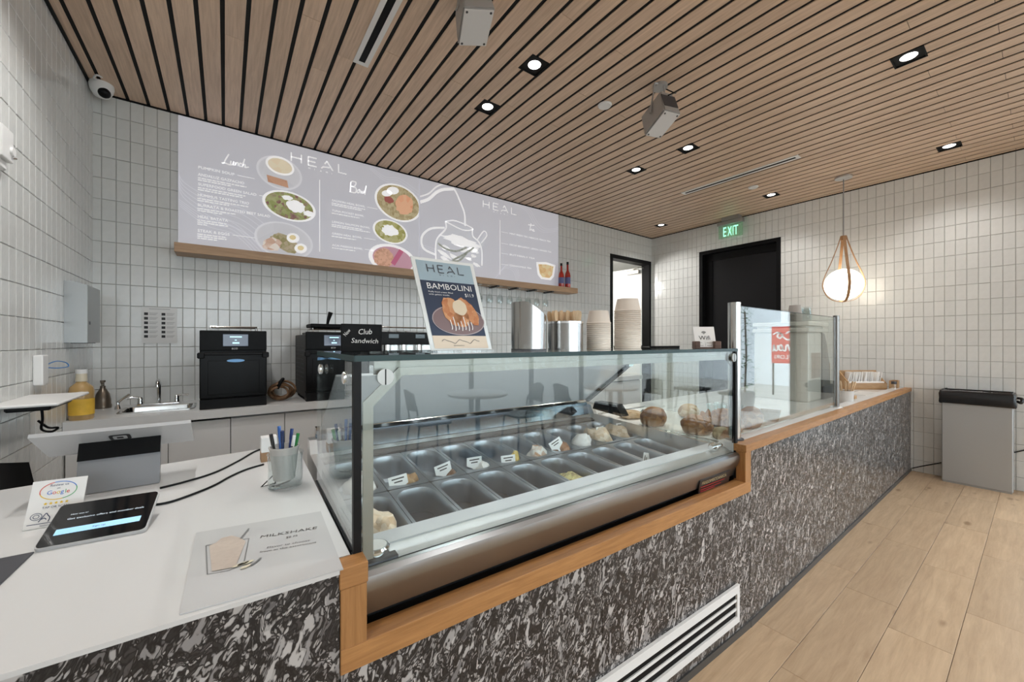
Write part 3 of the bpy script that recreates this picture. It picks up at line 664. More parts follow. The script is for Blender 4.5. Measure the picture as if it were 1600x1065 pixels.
# pendant with leather-strap teardrop and opal globe
t = thing('pendant_lamp', 'opal globe pendant lamp held in wooden teardrop straps', 'pendant lamp', (5.386, 1.278, ZC))
MB().lathe([(0, 0), (.075, 0), (.075, -.02), (.03, -.03), (0, -.03)], n=20).build('canopy', M_SATIN, t, 40)
MB().cyl((0, 0, -.03), (0, 0, -.66), .005, 6).build('cord', M_GREY, t, 40)
zc = 2.0 - ZC
MB().ball((0, 0, zc), .168, 32).build('globe', glow('opal_globe', (1, .90, .74), 6), t, 80)
for k in range(4):
    a = .5 + PI / 2 * k; prof = [(.022, -.645), (.05, -.75), (.105, -.92), (.155, -1.05), (.179, -1.14), (.176, -1.20), (.14, -1.285), (.08, -1.335), (0, -1.352)]
    P = spline([(p[0], 0, p[1]) for p in prof], 4); m = MB(); vs = []; w_ = .013
    for i, p in enumerate(P):
        q = P[min(i + 1, len(P) - 1)] - P[max(i - 1, 0)]; nrm = Vector((q.z, 0, -q.x)).normalized() * .004
        if nrm.x < 0: nrm = -nrm
        for off_, sgn in ((Vector((0, 0, 0)), -1), (Vector((0, 0, 0)), 1), (nrm, 1), (nrm, -1)):
            c = p + off_; x_, y_ = c.x, sgn * w_; vs.append((x_ * math.cos(a) - y_ * math.sin(a), x_ * math.sin(a) + y_ * math.cos(a), c.z))
    fs = [(4 * i + j, 4 * i + (j + 1) % 4, 4 * i + 4 + (j + 1) % 4, 4 * i + 4 + j) for i in range(len(P) - 1) for j in range(4)]
    m.add(vs, fs).build('strap', wood('strap_wood', (.30, .15, .06), (.46, .26, .12), (8, 8, 1), 6, .5), t, 50)
MB().lathe([(.0, -.64), (.028, -.64), (.03, -.66), (.024, -.69), (0, -.69)], n=16).build('cap', wood('strap_wood', (0, 0, 0), (0, 0, 0), (1, 1, 1)), t, 40)

# ================================================================== COUNTERS
# ---- customer side: flake-laminate front with oak frame round the gelato case
fc = thing('bar_counter', 'long counter front of black and white flake laminate with oak trim', 'counter', (KX, KY, 0), -TH)
IN = Matrix.LocRotScale(fc.location, fc.rotation_euler, None).inverted()
def fpanel(u0, u1, z0, z1, name='front_panel'): return MB().bev(u0 + .0008, .006, z0, u1 - .0008, .03, z1, .0008).build(name, M_STONE, fc)
UL = -2.80
fpanel(UL, -1.82, .03, .8795); fpanel(-1.82, -1.0, .03, .655); fpanel(-1.0, -.112, .03, .655)
MB().box(-.112, .006, .03, .03, .03, .655).build('front_panel', M_STONE, fc)
# right-hand run, square to the room
rp = MB(); q = [IN @ Vector(p) for p in ((KX + .028, KY + .004, 0), (XR - .007, KY + .004, 0), (XR - .007, KY + .03, 0), (KX + .028, KY + .03, 0))]
cuts = [0, .34, .68, 1.0]
for a, b in zip(cuts, cuts[1:]):
    P = lambda i, j, t: q[i].lerp(q[j], t)
    c = [P(0, 1, a + .0003), P(0, 1, b - .0003), P(3, 2, b - .0003), P(3, 2, a + .0003)]
    MB().add([(p.x, p.y, .03) for p in c] + [(p.x, p.y, .852) for p in c], [(3, 2, 1, 0), (4, 5, 6, 7), (0, 1, 5, 4), (1, 2, 6, 5), (2, 3, 7, 6), (3, 0, 4, 7)]).build('front_panel', M_STONE, fc)
sk = mat('skirting_metal', (.06, .058, .055), .45)
MB().box(UL, .0, 0, .03, .03, .032).build('skirting', sk, fc)
wbuild(MB().box(KX + .028, KY - .002, 0, XR - .007, KY + .03, .032), 'skirting', sk, fc)
# carcass behind the panels
MB().box(UL, .035, .0, -1.83, 1.1, .88).box(-1.83, .35, 0, .0, 1.0, .62).build('carcass', M_DARK, fc)
wbuild(MB().box(KX + .05, KY + .035, 0, XR - .01, 1.95, .835), 'carcass', M_DARK, fc)
# oak frame
MB().bev(-1.82, 0, .657, .028, .055, .711, .0015).build('lower_rail', M_OAK, fc)
MB().bev(-1.82, 0, .711, -1.765, .055, .843, .0015).build('upright', M_OAKV, fc)
MB().bev(-1.8225, -.001, .843, -1.7625, .05, .889, .0015).build('upright_cap', M_OAK, fc)
MB().bev(-.026, 0, .711, .028, .055, .853, .0015).build('upright', M_OAKV, fc)
wbuild(MB().bev(KX - .028, KY - .003, .853, XR - .008, KY + .055, .889, .0015), 'top_edge', M_OAK, fc)
# white vent grille low in the front
gp = MB(); u0, u1, z0, z1 = -1.16, -.099, .085, .258
gr = thing('vent_grille', 'white air vent grille with three black slots in the counter front', 'air vent', LW(0, 0, 0), -TH)
MB().box(u0, -.008, z1 - .036, u1, .004, z1).box(u0, -.008, z0, u1, .004, z0 + .03).box(u0, -.008, z0 + .03, u0 + .025, .004, z1 - .036).box(u1 - .022, -.008, z0 + .03, u1, .004, z1 - .036).build('frame', M_WPLAS, gr)
zz = z0 + .03; hh = z1 - .036 - zz
for k in (.255, .63): MB().box(u0 + .025, -.004, zz + hh * k, u1 - .022, .004, zz + hh * (k + .115)).build('slat', M_WPLAS, gr)
MB().box(u0 + .025, .0005, zz, u1 - .022, .004, z1 - .036).build('slot_backing', M_MATTEBLK, gr)

# ---- white worktop at the till end
wt = MB(); A = [LW(UL, -.004, 0), LW(-1.8225, -.004, 0), LW(-1.8225, .052, 0), LW(-1.79, .052, 0), LW(-1.79, 1.25, 0), Vector((XL + .012, 2.03, 0))]
A[0] = Vector((XL + .012, A[1].y + (A[1].x - XL) * .034, 0))
wt.prism([(p.x, p.y) for p in A], .880, .889)
tag(wt.build('till_worktop', M_WHITE), 'white till worktop at the near end of the counter', 'worktop')
# ---- right-hand worktop: raised white lip behind the oak edge, service top a little lower
wr = thing('service_worktop', 'white service worktop behind the glass guard, running to the right wall', 'worktop', (KX, KY, 0))
MB().box(-.028, .055, .84, XR - .008 - KX, .125, .8885).build('front_lip', M_WHITE, wr)
MB().box(.0, .125, .84, XR - .008 - KX, 1.2, .865).build('top', M_WHITE, wr)

# ---- back counter against the tiled wall
BZ, BY = .915, 3.35
bt = MB(); sx0, sx1, sy0, sy1 = -.55, -.19, 3.53, 3.80
bt.box(XL + .008, BY, BZ - .055, sx0, YB - .008, BZ).box(sx1, BY, BZ - .055, 4.75, YB - .008, BZ).box(sx0, BY, BZ - .055, sx1, sy0, BZ).box(sx0, sy1, BZ - .055, sx1, YB - .008, BZ)
tag(bt.build('back_worktop', M_WHITE), 'long white worktop along the back tiled wall', 'worktop')
xs = [XL + .01, -.30] + [-.30 + .66 * k for k in range(1, 8)] + [4.74]
base_lab = ['narrow pale base cabinet in the left corner by the oil bottle', 'pale base cabinet under the sink', 'pale base cabinet under the gap between the two ovens', 'pale base cabinet below the second oven', 'pale base cabinet below the espresso machine', 'pale base cabinet behind the middle of the gelato case', 'pale base cabinet behind the steel bins', 'pale base cabinet behind the paper cups', 'pale base cabinet next to the back doorway']
xs = [XL + .01, -.63, .03, .69, 1.35, 2.01, 2.67, 3.33, 3.99, 4.74]
for (a, b), lb in zip(zip(xs, xs[1:]), base_lab):
    t = thing('base_cabinet', lb, 'cabinet', (a, BY + .02, 0), 0, 'pale cabinets under the back worktop'); wd = b - a
    MB().box(.002, .03, .09, wd - .002, .62, BZ - .055 if not (a < -.2 < b or a < -.5 < b) else .70).box(.002, .06, 0, wd - .002, .6, .09).build('body', mat('cabinet_carcass', (.3, .3, .3), .6), t)
    n = 2 if wd > .5 else 1
    for k in range(n): MB().bev(wd * k / n + .0022, .008, .10, wd * (k + 1) / n - .0022, .03, BZ - .072, .0012).build('door', M_CAB, t)

# ================================================================== GELATO CASE
gc = thing('gelato_case', 'stainless and glass gelato display case set into the counter', 'display case', LW(0, 0, .711), -TH)
def cz(z): return z - .711
U0, U1 = -1.762, -.03
# metal front: profile pushed along the case
prof = [(.055, .712), (.05, .725), (.04, .77), (.03, .80), (.024, .822), (.026, .838), (.036, .847), (.048, .849), (.05, .838), (.058, .838), (.06, .846), (.1, .862), (.1, .70), (.1, .712)]
prof = [(.075, .724), (.056, .732), (.045, .77), (.032, .797), (.025, .818), (.027, .836), (.036, .846), (.047, .848), (.0475, .80), (.11, .80), (.11, .724)]
MB().prism([(v, cz(z)) for v, z in prof], U0, U1 + .004, 'x').build('front_bumper', mat('bumper_steel', (.38, .40, .415), .3, 1.0), gc, 35)
MB().prism([(v, cz(z)) for v, z in [(.058, .80), (.058, .845), (.066, .852), (.072, .847), (.078, .853), (.1, .862), (.1, .80)]], U0, U1, 'x').build('glass_channel', mat('channel_grey', (.42, .42, .41), .45, .9), gc, 25)
MB().prism([(v, cz(z)) for v, z in [(.1005, .80), (.1005, .866), (.164, .868), (.168, .80)]], U0 + .03, U1 - .03, 'x').build('front_ledge', mat('white_ledge', (.62, .63, .65), .35), gc)
MB().box(.0475 and U0, .0475, cz(.80), U1, .0575, cz(.838)).build('seal', M_BLACK, gc)
# tub below the pans
MB().box(U0, .078, cz(.712), U1, .11, cz(.724)).build('shadow_gap_strip', M_MATTEBLK, gc)  # black strip standing in for the shadow gap under the bumper
MB().box(U0, .11, cz(.712), U1, 1.04, cz(.725)).box(U0, .11, cz(.63), U1, 1.04, cz(.712)).build('tub_floor', M_DARK, gc)
for a, b in ((U0, U0 + .03), (U1 - .025, U1)): MB().prism([(.168, cz(.725)), (.168, cz(.866)), (.95, cz(.90)), (.98, cz(.955)), (1.04, cz(.955)), (1.04, cz(.725))], a, b, 'x').build('side_ledge', M_SATIN, gc)
MB().prism([(v, cz(z)) for v, z in [(.942, .725), (.942, .862), (.985, .870), (.985, .725)]], U0 + .03, U1 - .025, 'x').build('rear_ledge', mat('dark_steel', (.05, .05, .055), .35, .8), gc)
MB().prism([(v, cz(z)) for v, z in [(.985, .872), (.985, .890), (1.0, .892), (1.0, .872)]], U0 + .03, U1 - .025, 'x').build('rear_strip', M_STEEL, gc)
MB().prism([(v, cz(z)) for v, z in [(1.0, .725), (.998, .892), (1.02, .972), (1.04, .972), (1.04, .725)]], U0 + .03, U1 - .025, 'x').build('rear_mirror', mat('dark_mirror', (.14, .155, .175), .09, 1.0), gc)
MB().prism([(v, cz(z)) for v, z in [(1.0, .972), (.995, .988), (1.01, 1.0), (1.045, 1.0), (1.045, .972)]], U0 + .03, U1 - .025, 'x').build('rear_rail', M_STEELV, gc)
# glazing
MB().box(U0 - .004, .0485, cz(.84), U1 + .002, .0565, cz(1.335)).build('front_glass', M_GLASS, gc)
MB().box(U0 - .02, .040, cz(1.3355), U1 + .012, .60, cz(1.3475)).build('top_glass', M_GLASS, gc)
MB().box(U0 - .0205, .0385, cz(1.3345), U1 + .0125, .0405, cz(1.3485)).box(U0 - .022, .04, cz(1.3345), U0 - .0195, .6, cz(1.3485)).build('top_glass_edge', M_GEDGE, gc)
pane = [(.06, cz(.889)), (.60, cz(.889)), (.60, cz(1.30)), (.59, cz(1.322)), (.57, cz(1.333)), (.06, cz(1.333))]
MB().prism(pane, U0 - .022, U0 - .014, 'x').build('end_glass', M_GLASS, gc)
pane2 = [(.06, cz(.86)), (.60, cz(.86)), (.60, cz(1.333)), (.06, cz(1.333))]
MB().prism(pane2, U1 + .002, U1 + .010, 'x').build('end_glass', M_GLASS, gc)
MB().box(U0 - .022, .047, cz(.889), U0 - .004, .062, cz(1.334)).build('corner_post', M_BLACK, gc)
MB().box(U1 + .001, .044, cz(.72), U1 + .02, .062, cz(1.334)).build('corner_post', M_BLACK, gc)
MB().box(U0 - .024, .06, cz(.8892), U0 - .012, .62, cz(.8935)).build('end_glass_seal', M_BLACK, gc)
trim = mat('bronze_grey_trim', (.28, .265, .24), .35, .7)
MB().prism([(U0 + .002, cz(.86)), (U0 + .026, cz(.86)), (U0 + .026, cz(1.225)), (U0 + .098, cz(1.296)), (U1 - .05, cz(1.296)), (U1 - .012, cz(1.262)), (U1 - .012, cz(1.30)), (U1 - .04, cz(1.316)), (U0 + .088, cz(1.316)), (U0 + .002, cz(1.236))], .058, .066, 'y').build('glass_trim', trim, gc)
MB().box(U0 + .03, .067, cz(1.300), U1 - .03, .073, cz(1.333)).box(U0 + .03, .073, cz(1.322), U1 - .03, .11, cz(1.333)).build('lamp_housing', trim, gc)
MB().box(U0 + .05, .078, cz(1.319), U1 - .05, .104, cz(1.3222)).build('lamp_strip', glow('case_led', (.86, .93, 1), 2), gc)
for (uu, vv, zz2) in ((U0 + .05, .0455, 1.296), (U1 - .02, .0455, 1.305)):
    m = MB(); n = 20
    m.add([(uu + .02 * math.cos(2 * PI * k / n), vv - .006 * j, cz(zz2) + .02 * math.sin(2 * PI * k / n)) for j in (0, 1) for k in range(n)], [tuple(range(n - 1, -1, -1)), tuple(range(n, 2 * n))] + [(k, (k + 1) % n, n + (k + 1) % n, n + k) for k in range(n)])
    kn = m.build('glass_screw', mat('screw_grey', (.4, .4, .38), .4, .8), gc, 40)
    MB().box(uu - .0015, vv - .0066, cz(zz2) - .019, uu + .0015, vv - .0058, cz(zz2) + .019).build('screw_slot', M_BLACK, kn)
for vv in (.14, .52):
    MB().ball((U0 - .024, vv, cz(1.29)), .011, 10, sc=(.6, .7, 1.5)).build('pane_clip', M_CHROME, gc, 60)
# sloping rear lid of grey acrylic and its black stay on the right
lid = [(.955, cz(1.0)), (.962, cz(1.008)), (.612, cz(1.262)), (.605, cz(1.254))]
MB().prism(lid, U0 + .04, -.135, 'x').build('rear_lid', mat('lid_acrylic', (.60, .61, .63), .15, spec=.6), gc)
MB().prism([(.95, cz(.985)), (.975, cz(1.01)), (.62, cz(1.268)), (.60, cz(1.245))], -.125, -.095, 'x').build('lid_stay', M_BLACK, gc)
MB().box(-.128, .60, cz(1.236), -.09, .66, cz(1.262)).build('stay_bracket', M_STEELV, gc)
MB().prism([(.66, cz(.93)), (.9, cz(.945)), (.88, cz(.995)), (.71, cz(.995)), (.68, cz(.96))], -.12, -.055, 'x').build('hinge_box', M_BLACK, gc)
# end handles and maker's plate
for uu, lb in ((U0 + .04, 'thermometer dial'), (U1 - .09, 'chrome latch')):
    if 'dial' in lb:
        d = MB().lathe([(0, cz(.845)), (.035, cz(.845)), (.036, cz(.868)), (.031, cz(.872)), (0, cz(.869))], (uu + .0, .095, 0), 24).build('thermometer', M_CHROME, gc, 40); d['label'] = 'small chrome thermometer dial'
        MB().lathe([(0, cz(.8722)), (.028, cz(.8722)), (.028, cz(.8732)), (0, cz(.8732))], (uu, .095, 0), 20).build('dial_face', M_PAPER, d)
    else:
        MB().ball((uu, .1, cz(.875)), .03, 14, sc=(1.3, .8, .7)).cyl((uu - .05, .09, cz(.878)), (uu + .04, .09, cz(.878)), .012).build('latch', M_CHROME, gc, 50)
MB().box(U0 + .0, .052, cz(.846), U0 + .085, .085, cz(.8535)).build('corner_bracket', M_DARK, gc)
pl = mat('maker_plate', (.018, .012, .012), .3)
pu0, pu1 = -.345, -.085
MB().add([(pu0, .0495, cz(.712)), (pu1, .0495, cz(.712)), (pu1, .0410, cz(.771)), (pu0, .0410, cz(.771)), (pu0, .056, cz(.712)), (pu1, .056, cz(.712)), (pu1, .0455, cz(.771)), (pu0, .0455, cz(.771))], [(0, 1, 2, 3), (7, 6, 5, 4), (0, 4, 5, 1), (2, 6, 7, 3), (1, 5, 6, 2), (0, 3, 7, 4)]).build('plate', pl, gc)
o = LW(pu0, .0487, .713); pr = Print(o, (UX, UY, 0), (-VX * .0085, -VY * .0085, .059))
pr.text('FRIGOMECCANICA', .015, .036, .014, 1, width=.21); pr.put('plate_lettering', mat('brass_print', (.55, .45, .25), .4), gc)
for k, (y_, w_) in enumerate(((.024, .2), (.012, .17), (.003, .12))): pr.rect(.012, y_, .012 + w_, y_ + .004)
pr.put('plate_stripes', mat('red_print', (.35, .02, .02), .5), gc)
lamp('case_lamp', 'AREA', LW((U0 + U1) / 2, .1, 1.31), (math.radians(50), 0, -TH), energy=3.0, color=(.84, .92, 1), size=1.6, size_y=.03)

# ---- gelato pans
def pan_zv(v): return .822 + (v - .566) * .085
PITU = (-.04 + 1.716) / 10
def make_pan():
    m = MB(); w, l = PITU / 2 - .0012, .183; n = 6
    loops = [(rrect(-w, -l, w, l, .008, n), -.006), (rrect(-w, -l, w, l, .008, n), 0), (rrect(-w + .011, -l + .018, w - .011, l - .018, .058, n), 0),
             (rrect(-w + .014, -l + .021, w - .014, l - .021, .055, n), -.004), (rrect(-w + .016, -l + .023, w - .016, l - .023, .055, n), -.03), (rrect(-w + .018, -l + .026, w - .018, l - .026, .053, n), -.105), (rrect(-w + .028, -l + .036, w - .028, l - .036, .045, n), -.118)]
    k = len(loops[0][0])
    for pts, z in loops: m.v += [(x, y, z) for x, y in pts]
    for j in range(len(loops) - 1):
        for i in range(k): m.f.append((j * k + i, j * k + (i + 1) % k, (j + 1) * k + (i + 1) % k, (j + 1) * k + i)); m.mi.append(0)
    m.f.append(tuple(range((len(loops) - 1) * k, len(loops) * k))); m.mi.append(0)
    return m
ord_ = ['first', 'second', 'third', 'fourth', 'fifth', 'sixth', 'seventh', 'eighth', 'ninth', 'tenth']
pan_mesh = None
for row, vc in ((0, .38), (1, .752)):
    for k in range(10):
        uc = -1.716 + PITU * (k + .5); p = LW(uc, vc, pan_zv(vc))
        if pan_mesh is None: o = make_pan().build('gelato_pan', M_PAN, None, 35); pan_mesh = o.data
        else: o = bpy.data.objects.new('gelato_pan', pan_mesh); COL.objects.link(o)
        o.location = p; o.rotation_euler = (math.atan(.085), 0, -TH)
        tag(o, f'{ord_[k]} steel gelato pan from the left in the {"back" if row else "front"} row', 'pan', 'steel gelato pans in the case')
def heap(label, u, v, ru, rv, top, m, seed, group=None, z=None):
    rr = random.Random(seed); bm = bmesh.new(); bmesh.ops.create_icosphere(bm, subdivisions=3, radius=1)
    from mathutils import noise as NZ
    for vt in bm.verts:
        n = NZ.noise(vt.co * 1.6 + Vector((seed, seed * .7, 0))) * .35 + NZ.noise(vt.co * 4 + Vector((seed, 0, 3))) * .18
        c = vt.co * (1 + n); vt.co = Vector((c.x * ru, c.y * rv, c.z * top))
    o = MB().bm(bm).build('gelato', m, None, 60); o.location = LW(u, v, (pan_zv(v) - .04) if z is None else z); o.rotation_euler = (0, 0, -TH)
    return tag(o, label, 'gelato', 'gelato left in the pans')
G_W = food('gelato_white', [(.72, .70, .66), (.82, .80, .77)], 30, .5, bump=.6); G_BR = food('gelato_nut', [(.16, .08, .035), (.38, .22, .10), (.55, .38, .2)], 45, .5, bump=.8)
G_DK = food('gelato_cocoa', [(.05, .025, .015), (.16, .075, .035)], 40, .5, bump=.8); G_Y = food('gelato_yellow', [(.55, .38, .06), (.72, .55, .18)], 40, .5, bump=.8)
G_BG = food('gelato_biscuit', [(.50, .34, .2), (.66, .50, .34), (.74, .62, .48)], 40, .5, bump=.8); G_GR = food('gelato_pistachio', [(.30, .27, .10), (.48, .43, .2), (.22, .17, .08)], 90, .6, bump=1)
uc = lambda k: -1.716 + PITU * (k + .5)
for args in (('white gelato left in the first back pan', uc(0) + .01, .68, .055, .11, .075, G_W, 1), ('brown nut gelato heap in the second back pan', uc(1) + .025, .635, .036, .04, .062, G_BR, 2), ('small cocoa gelato heap in the third back pan', uc(2) + .032, .62, .03, .035, .05, G_DK, 3),
             ('white gelato heap in the fourth back pan', uc(3) + .02, .62, .042, .038, .06, G_W, 4), ('yellow gelato lump in the fifth back pan', uc(4) + .04, .63, .022, .03, .065, G_Y, 5), ('white gelato with biscuit in the sixth back pan', uc(5) + .01, .64, .05, .055, .075, food('gelato_cream', [(.7, .66, .6), (.8, .77, .72), (.5, .28, .15)], 35, .5, bump=.7), 6),
             ('cocoa gelato smear in the seventh back pan', uc(6) + .02, .65, .045, .06, .055, food('gelato_caramel', [(.22, .1, .05), (.4, .2, .1)], 35, .5, bump=.7), 7), ('white gelato mound in the eighth back pan', uc(7), .66, .055, .06, .085, G_W, 8), ('large beige gelato mound in the ninth back pan', uc(8), .69, .056, .1, .09, G_BG, 9), ('beige gelato mound in the tenth back pan', uc(9), .70, .05, .1, .085, G_BG, 10),
             ('biscuit gelato heap in the first front pan', uc(0) - .005, .36, .052, .09, .075, G_BG, 11), ('green pistachio gelato in the sixth front pan', uc(5) + .0, .35, .05, .11, .035, G_GR, 12)): heap(*args)
# flavour tags on sticks
def flavour_tag(label, px, py, v, tilt=0, wd=.072, hh=.036):
    p = onV(px, py, v); b = LW(p.x, v, p.z)
    t = thing('flavour_tag', label, 'price tag', b, -TH + random.uniform(-.2, .2), 'white flavour tags in the gelato')
    t.rotation_euler = (random.uniform(-.25, 0), tilt, t.rotation_euler.z)
    MB().prism([(-wd / 2, -hh / 2), (-.012, -hh / 2 - .012), (-.005, -hh / 2 - .018), (-.004, -hh / 2 - .06), (.004, -hh / 2 - .06), (.005, -hh / 2 - .018), (.012, -hh / 2 - .012), (wd / 2, -hh / 2), (wd / 2, hh / 2), (-wd / 2, hh / 2)], -.001, .001, 'y').build('card', M_WPLAS, t)
    m = MB()
    for zz3, w3 in ((.004, .024), (-.008, .016)): m.add([(-w3, -.0016, zz3), (w3, -.0016, zz3), (w3, -.0016, zz3 + .005), (-w3, -.0016, zz3 + .005)], [(0, 1, 2, 3)])
    m.build('lettering', M_INK, t)
for lb, px, py, v, tl in (('white flavour tag in the brown nut gelato', 622, 750, .60, -.15), ('white flavour tag in the small cocoa gelato', 692, 731, .61, -.22), ('white flavour tag in the fourth back pan', 741, 720, .62, .0), ('white flavour tag beside the yellow gelato', 794, 717, .61, .0), ('white flavour tag lying on the biscuit cream', 843, 710, .62, -1.2), ('tilted white flavour tag by the cocoa smear', 868, 692, .63, -.45), ('tilted white flavour tag on the white mound', 917, 689, .64, -.5), ('upright white flavour tag in the large beige mound', 937, 671, .70, .03), ('white flavour tag in the tenth back pan', 969, 665, .72, .05), ('white tag lying at the front edge of a front pan', 1008, 719, .26, -1.3)):
    flavour_tag(lb, px, py, v, tl)

# ================================================================== BACK WALL: MENU BOARDS, SHELF
LBX = mat('menu_panel', (.52, .52, .56), .35, emis=(.60, .60, .66), estr=.36)
PW_ = mat('menu_white', (.85, .85, .87), .5, emis=(1, 1, 1), estr=.42)
PSW = mat('menu_swirl', (.58, .58, .62), .4, emis=(.68, .68, .74), estr=.38)
PLT = mat('menu_plate', (.62, .62, .65), .4, emis=(.75, .75, .8), estr=.38)
PB = 3.955
def board(label, x0, x1):
    t = thing('menu_board', label, 'menu board', (x0, PB, 2.125)); wd = x1 - x0
    MB().bev(0, 0, 0, wd, YB - .008 - PB, 3.135 - 2.125, .002).build('panel', LBX, t)
    pr = Print((x0, PB, 2.125), (1, 0, 0), (0, 0, 1), (0.004, 0.004, wd - .004, 3.135 - 2.125 - .004)); return t, pr
A2 = lambda X, Y: (270 + X / 3.945, 170 + Y / 3.945)
A3 = lambda X, Y: (560 + X / 3.55, 260 + Y / 3.55)
def bp(pr, A, X, Y): return pr.xy(onY(*A(X, Y), PB))
def dish(pr, t, A, cx, cy, rx, ry, plate, cols, name, inner=.86, scale=30, label=None):
    x, y = bp(pr, A, cx, cy); x2, _ = bp(pr, A, cx + rx, cy); _, y2 = bp(pr, A, cx, cy - ry); a, b = abs(x2 - x), abs(y2 - y)
    pr.ell(x, y, a, b, -.12, 2); pt = pr.put('dish_picture', plate, t, label)
    pr.ell(x, y, a * inner, b * inner, -.12, 3); pr.put('food_picture', food(name, cols, scale, .6, emis=.3), pt)
    return x, y, a, b, pt
WHT = (.8, .8, .8)
# --- board with lunch dishes and bowls
t, pr = board('large pale grey lit menu board with lunch dishes and bowls', -.294, 1.672)
def swoosh(pr, pts, n, dx, dy, w):
    for k in range(n):
        pr.line([(x + dx * k * (1 + .2 * i), y + dy * k * (.6 + .25 * i)) for i, (x, y) in enumerate(pts)], w, 1, 8); pr.put('swirl_print', PSW, t)
swoosh(pr, [(0, .62), (.03, .5), (.22, .40), (.42, .36), (.62, .22), (.72, .12)], 5, .0, -.035, .006); swoosh(pr, [(0, .36), (.16, .26), (.34, .24), (.5, .1), (.58, .0)], 4, .004, -.03, .005)
swoosh(pr, [(1.45, 1.0), (1.6, .93), (1.75, .95), (1.96, .86)], 3, 0, -.025, .004)
x, y = bp(pr, A2, 722, 335); x2, y2 = bp(pr, A2, 1070, 395)
x0h, yt = bp(pr, A2, 730, 268); _, yb = bp(pr, A2, 735, 322)
pr.heal(x0h, yb, x2 - x0h, (yt - yb), .010, 2, .016); pr.put('wordmark', PW_, t)
lx, ly = bp(pr, A2, 303, 335); k = (bp(pr, A2, 470, 335)[0] - lx) / 1.6
for st in ([(.40, .75), (.22, .35), (.10, .02), (.0, .03), (.15, .06), (.5, .0)], [(.52, .30), (.50, .08), (.60, .05), (.68, .30)], [(.68, .30), (.67, .06), (.76, .08)], [(.79, .28), (.78, .05)], [(.78, .12), (.87, .29), (.94, .23), (.93, .05)], [(1.16, .26), (1.06, .29), (1.0, .15), (1.06, .05), (1.18, .09)], [(1.34, .66), (1.24, .3), (1.21, .04)], [(1.22, .15), (1.31, .28), (1.37, .2), (1.36, .06), (1.58, .14)]): pr.line([(lx + k * a, ly + k * b) for a, b in st], .0075, 2, 5)
def entry(pr, A, X, Y, X1, s, sub, X2=None, hh=.021):
    a, b = bp(pr, A, X, Y + 8); a1, _ = bp(pr, A, X1, Y + 8); pr.text(s, a, b, hh, 2, width=a1 - a)
    for i, f_ in enumerate(sub):
        yy = b - .022 - .016 * i; q = a; rr = random.Random(hash(s) % 1000 + i); end = a + f_ * (a1 - a)
        while q < end: w_ = rr.uniform(.012, .04); pr.rect(q, yy, min(q + w_, end), yy + .007, 2); q += w_ + .006
    if X2: c, _ = bp(pr, A, X2, Y + 8); pr.rect(a1 + .02, b + .008, c, b + .011, 2)
for a in ((155, 358, 380, 'PUMPKIN SOUP', (), 505), (155, 402, 440, 'ANDALUZ GAZPACHO', (1.05, .7), None), (155, 462, 515, 'SUPERFOOD GREEN SALAD', (.8, .75), 555), (152, 528, 470, 'HUMMUS TASTING TRIO', (.98, .6), None), (152, 590, 600, 'BURRATA & ROASTED BEET SALAD', (.5, .32), None), (152, 662, 340, 'HEAL BATATA', (.95, 1.0, .3), None), (152, 748, 350, 'STEAK & EGGS', (.9, .9, .6), 505)): entry(pr, A2, *a)
pr.put('lettering', PW_, t); a, b = bp(pr, A2, 905, 438); _, b2 = bp(pr, A2, 908, 880); pr.rect(a - .003, b2, a + .003, b, 2); pr.put('divider_line', PW_, t)
lx, ly = bp(pr, A2, 1088, 510); k = (bp(pr, A2, 1190, 510)[0] - lx) / 1.0
pr.line([(lx + k * a, ly + k * b) for a, b in [(.1, .6), (.06, 0), (.1, .62), (.4, .66), (.3, .4), (.12, .36), (.4, .3), (.36, .02), (0, .0)]], .008, 2, 6)
pr.line([(lx + k * a, ly + k * b) for a, b in [(.55, .25), (.46, .1), (.55, .04), (.62, .18), (.58, .26), (.66, .22), (.7, .06), (.76, .2), (.8, .06), (.88, .24), (.9, .12), (1.02, .6), (.94, .02)]], .008, 2, 5)
for a in ((980, 560, 1185, 'SALMON HEAL BOWL', (1.0, .9), 1262), (980, 622, 1178, 'TUNA POCKET BOWL', (.85,), None), (980, 692, 1215, 'LEMON SALMON BOWL', (.8, 1.0), None), (980, 764, 1165, 'GREEN HEAL BOWL', (.8,), 1250), (982, 836, 1170, 'ACAI PASSION BOWL', (.75,), 1238)): entry(pr, A2, *a, hh=.018)
pr.put('lettering', PW_, t)
x, y, a, b, pt = dish(pr, t, A2, 660, 395, 138, 100, PLT, [(.62, .62, .66), (.66, .66, .7)], 'pic_plate', .9, 6)
x, y = bp(pr, A2, 662, 352); q = a * .62; pr.ell(x, y, q, q * .72, -.1, 4); pr.put('food_picture', PW_, t); pr.ell(x, y, q * .86, q * .58, -.1, 5); pr.put('food_picture', food('pic_soup', [(.78, .66, .46), (.84, .74, .56)], 14, .5, .3), t)
x, y = bp(pr, A2, 645, 442); pr.poly([(x - .46 * a, y + .22 * b), (x + .42 * a, y + .12 * b), (x + .48 * a, y - .32 * b), (x - .4 * a, y - .2 * b)][::-1], 4); pr.put('food_picture', food('pic_toast', [(.5, .26, .17), (.62, .36, .24)], 25, .6, .28), t)
x, y, a, b, pt = dish(pr, t, A2, 722, 600, 160, 88, PW_, [(.12, .14, .05), (.3, .33, .12), (.42, .44, .22), (.25, .12, .12)], 'pic_salad', .9, 34)
pr.ell(x + .22 * a, y + .05 * b, a * .36, b * .42, 0, 5, 24, .12); pr.ell(x - .1 * a, y + .55 * b, a * .2, b * .16, 0, 5, 20, .15); pr.ell(x + .7 * a, y - .3 * b, a * .2, b * .2, 0, 5, 20, .15); pr.put('food_picture', PW_, t)
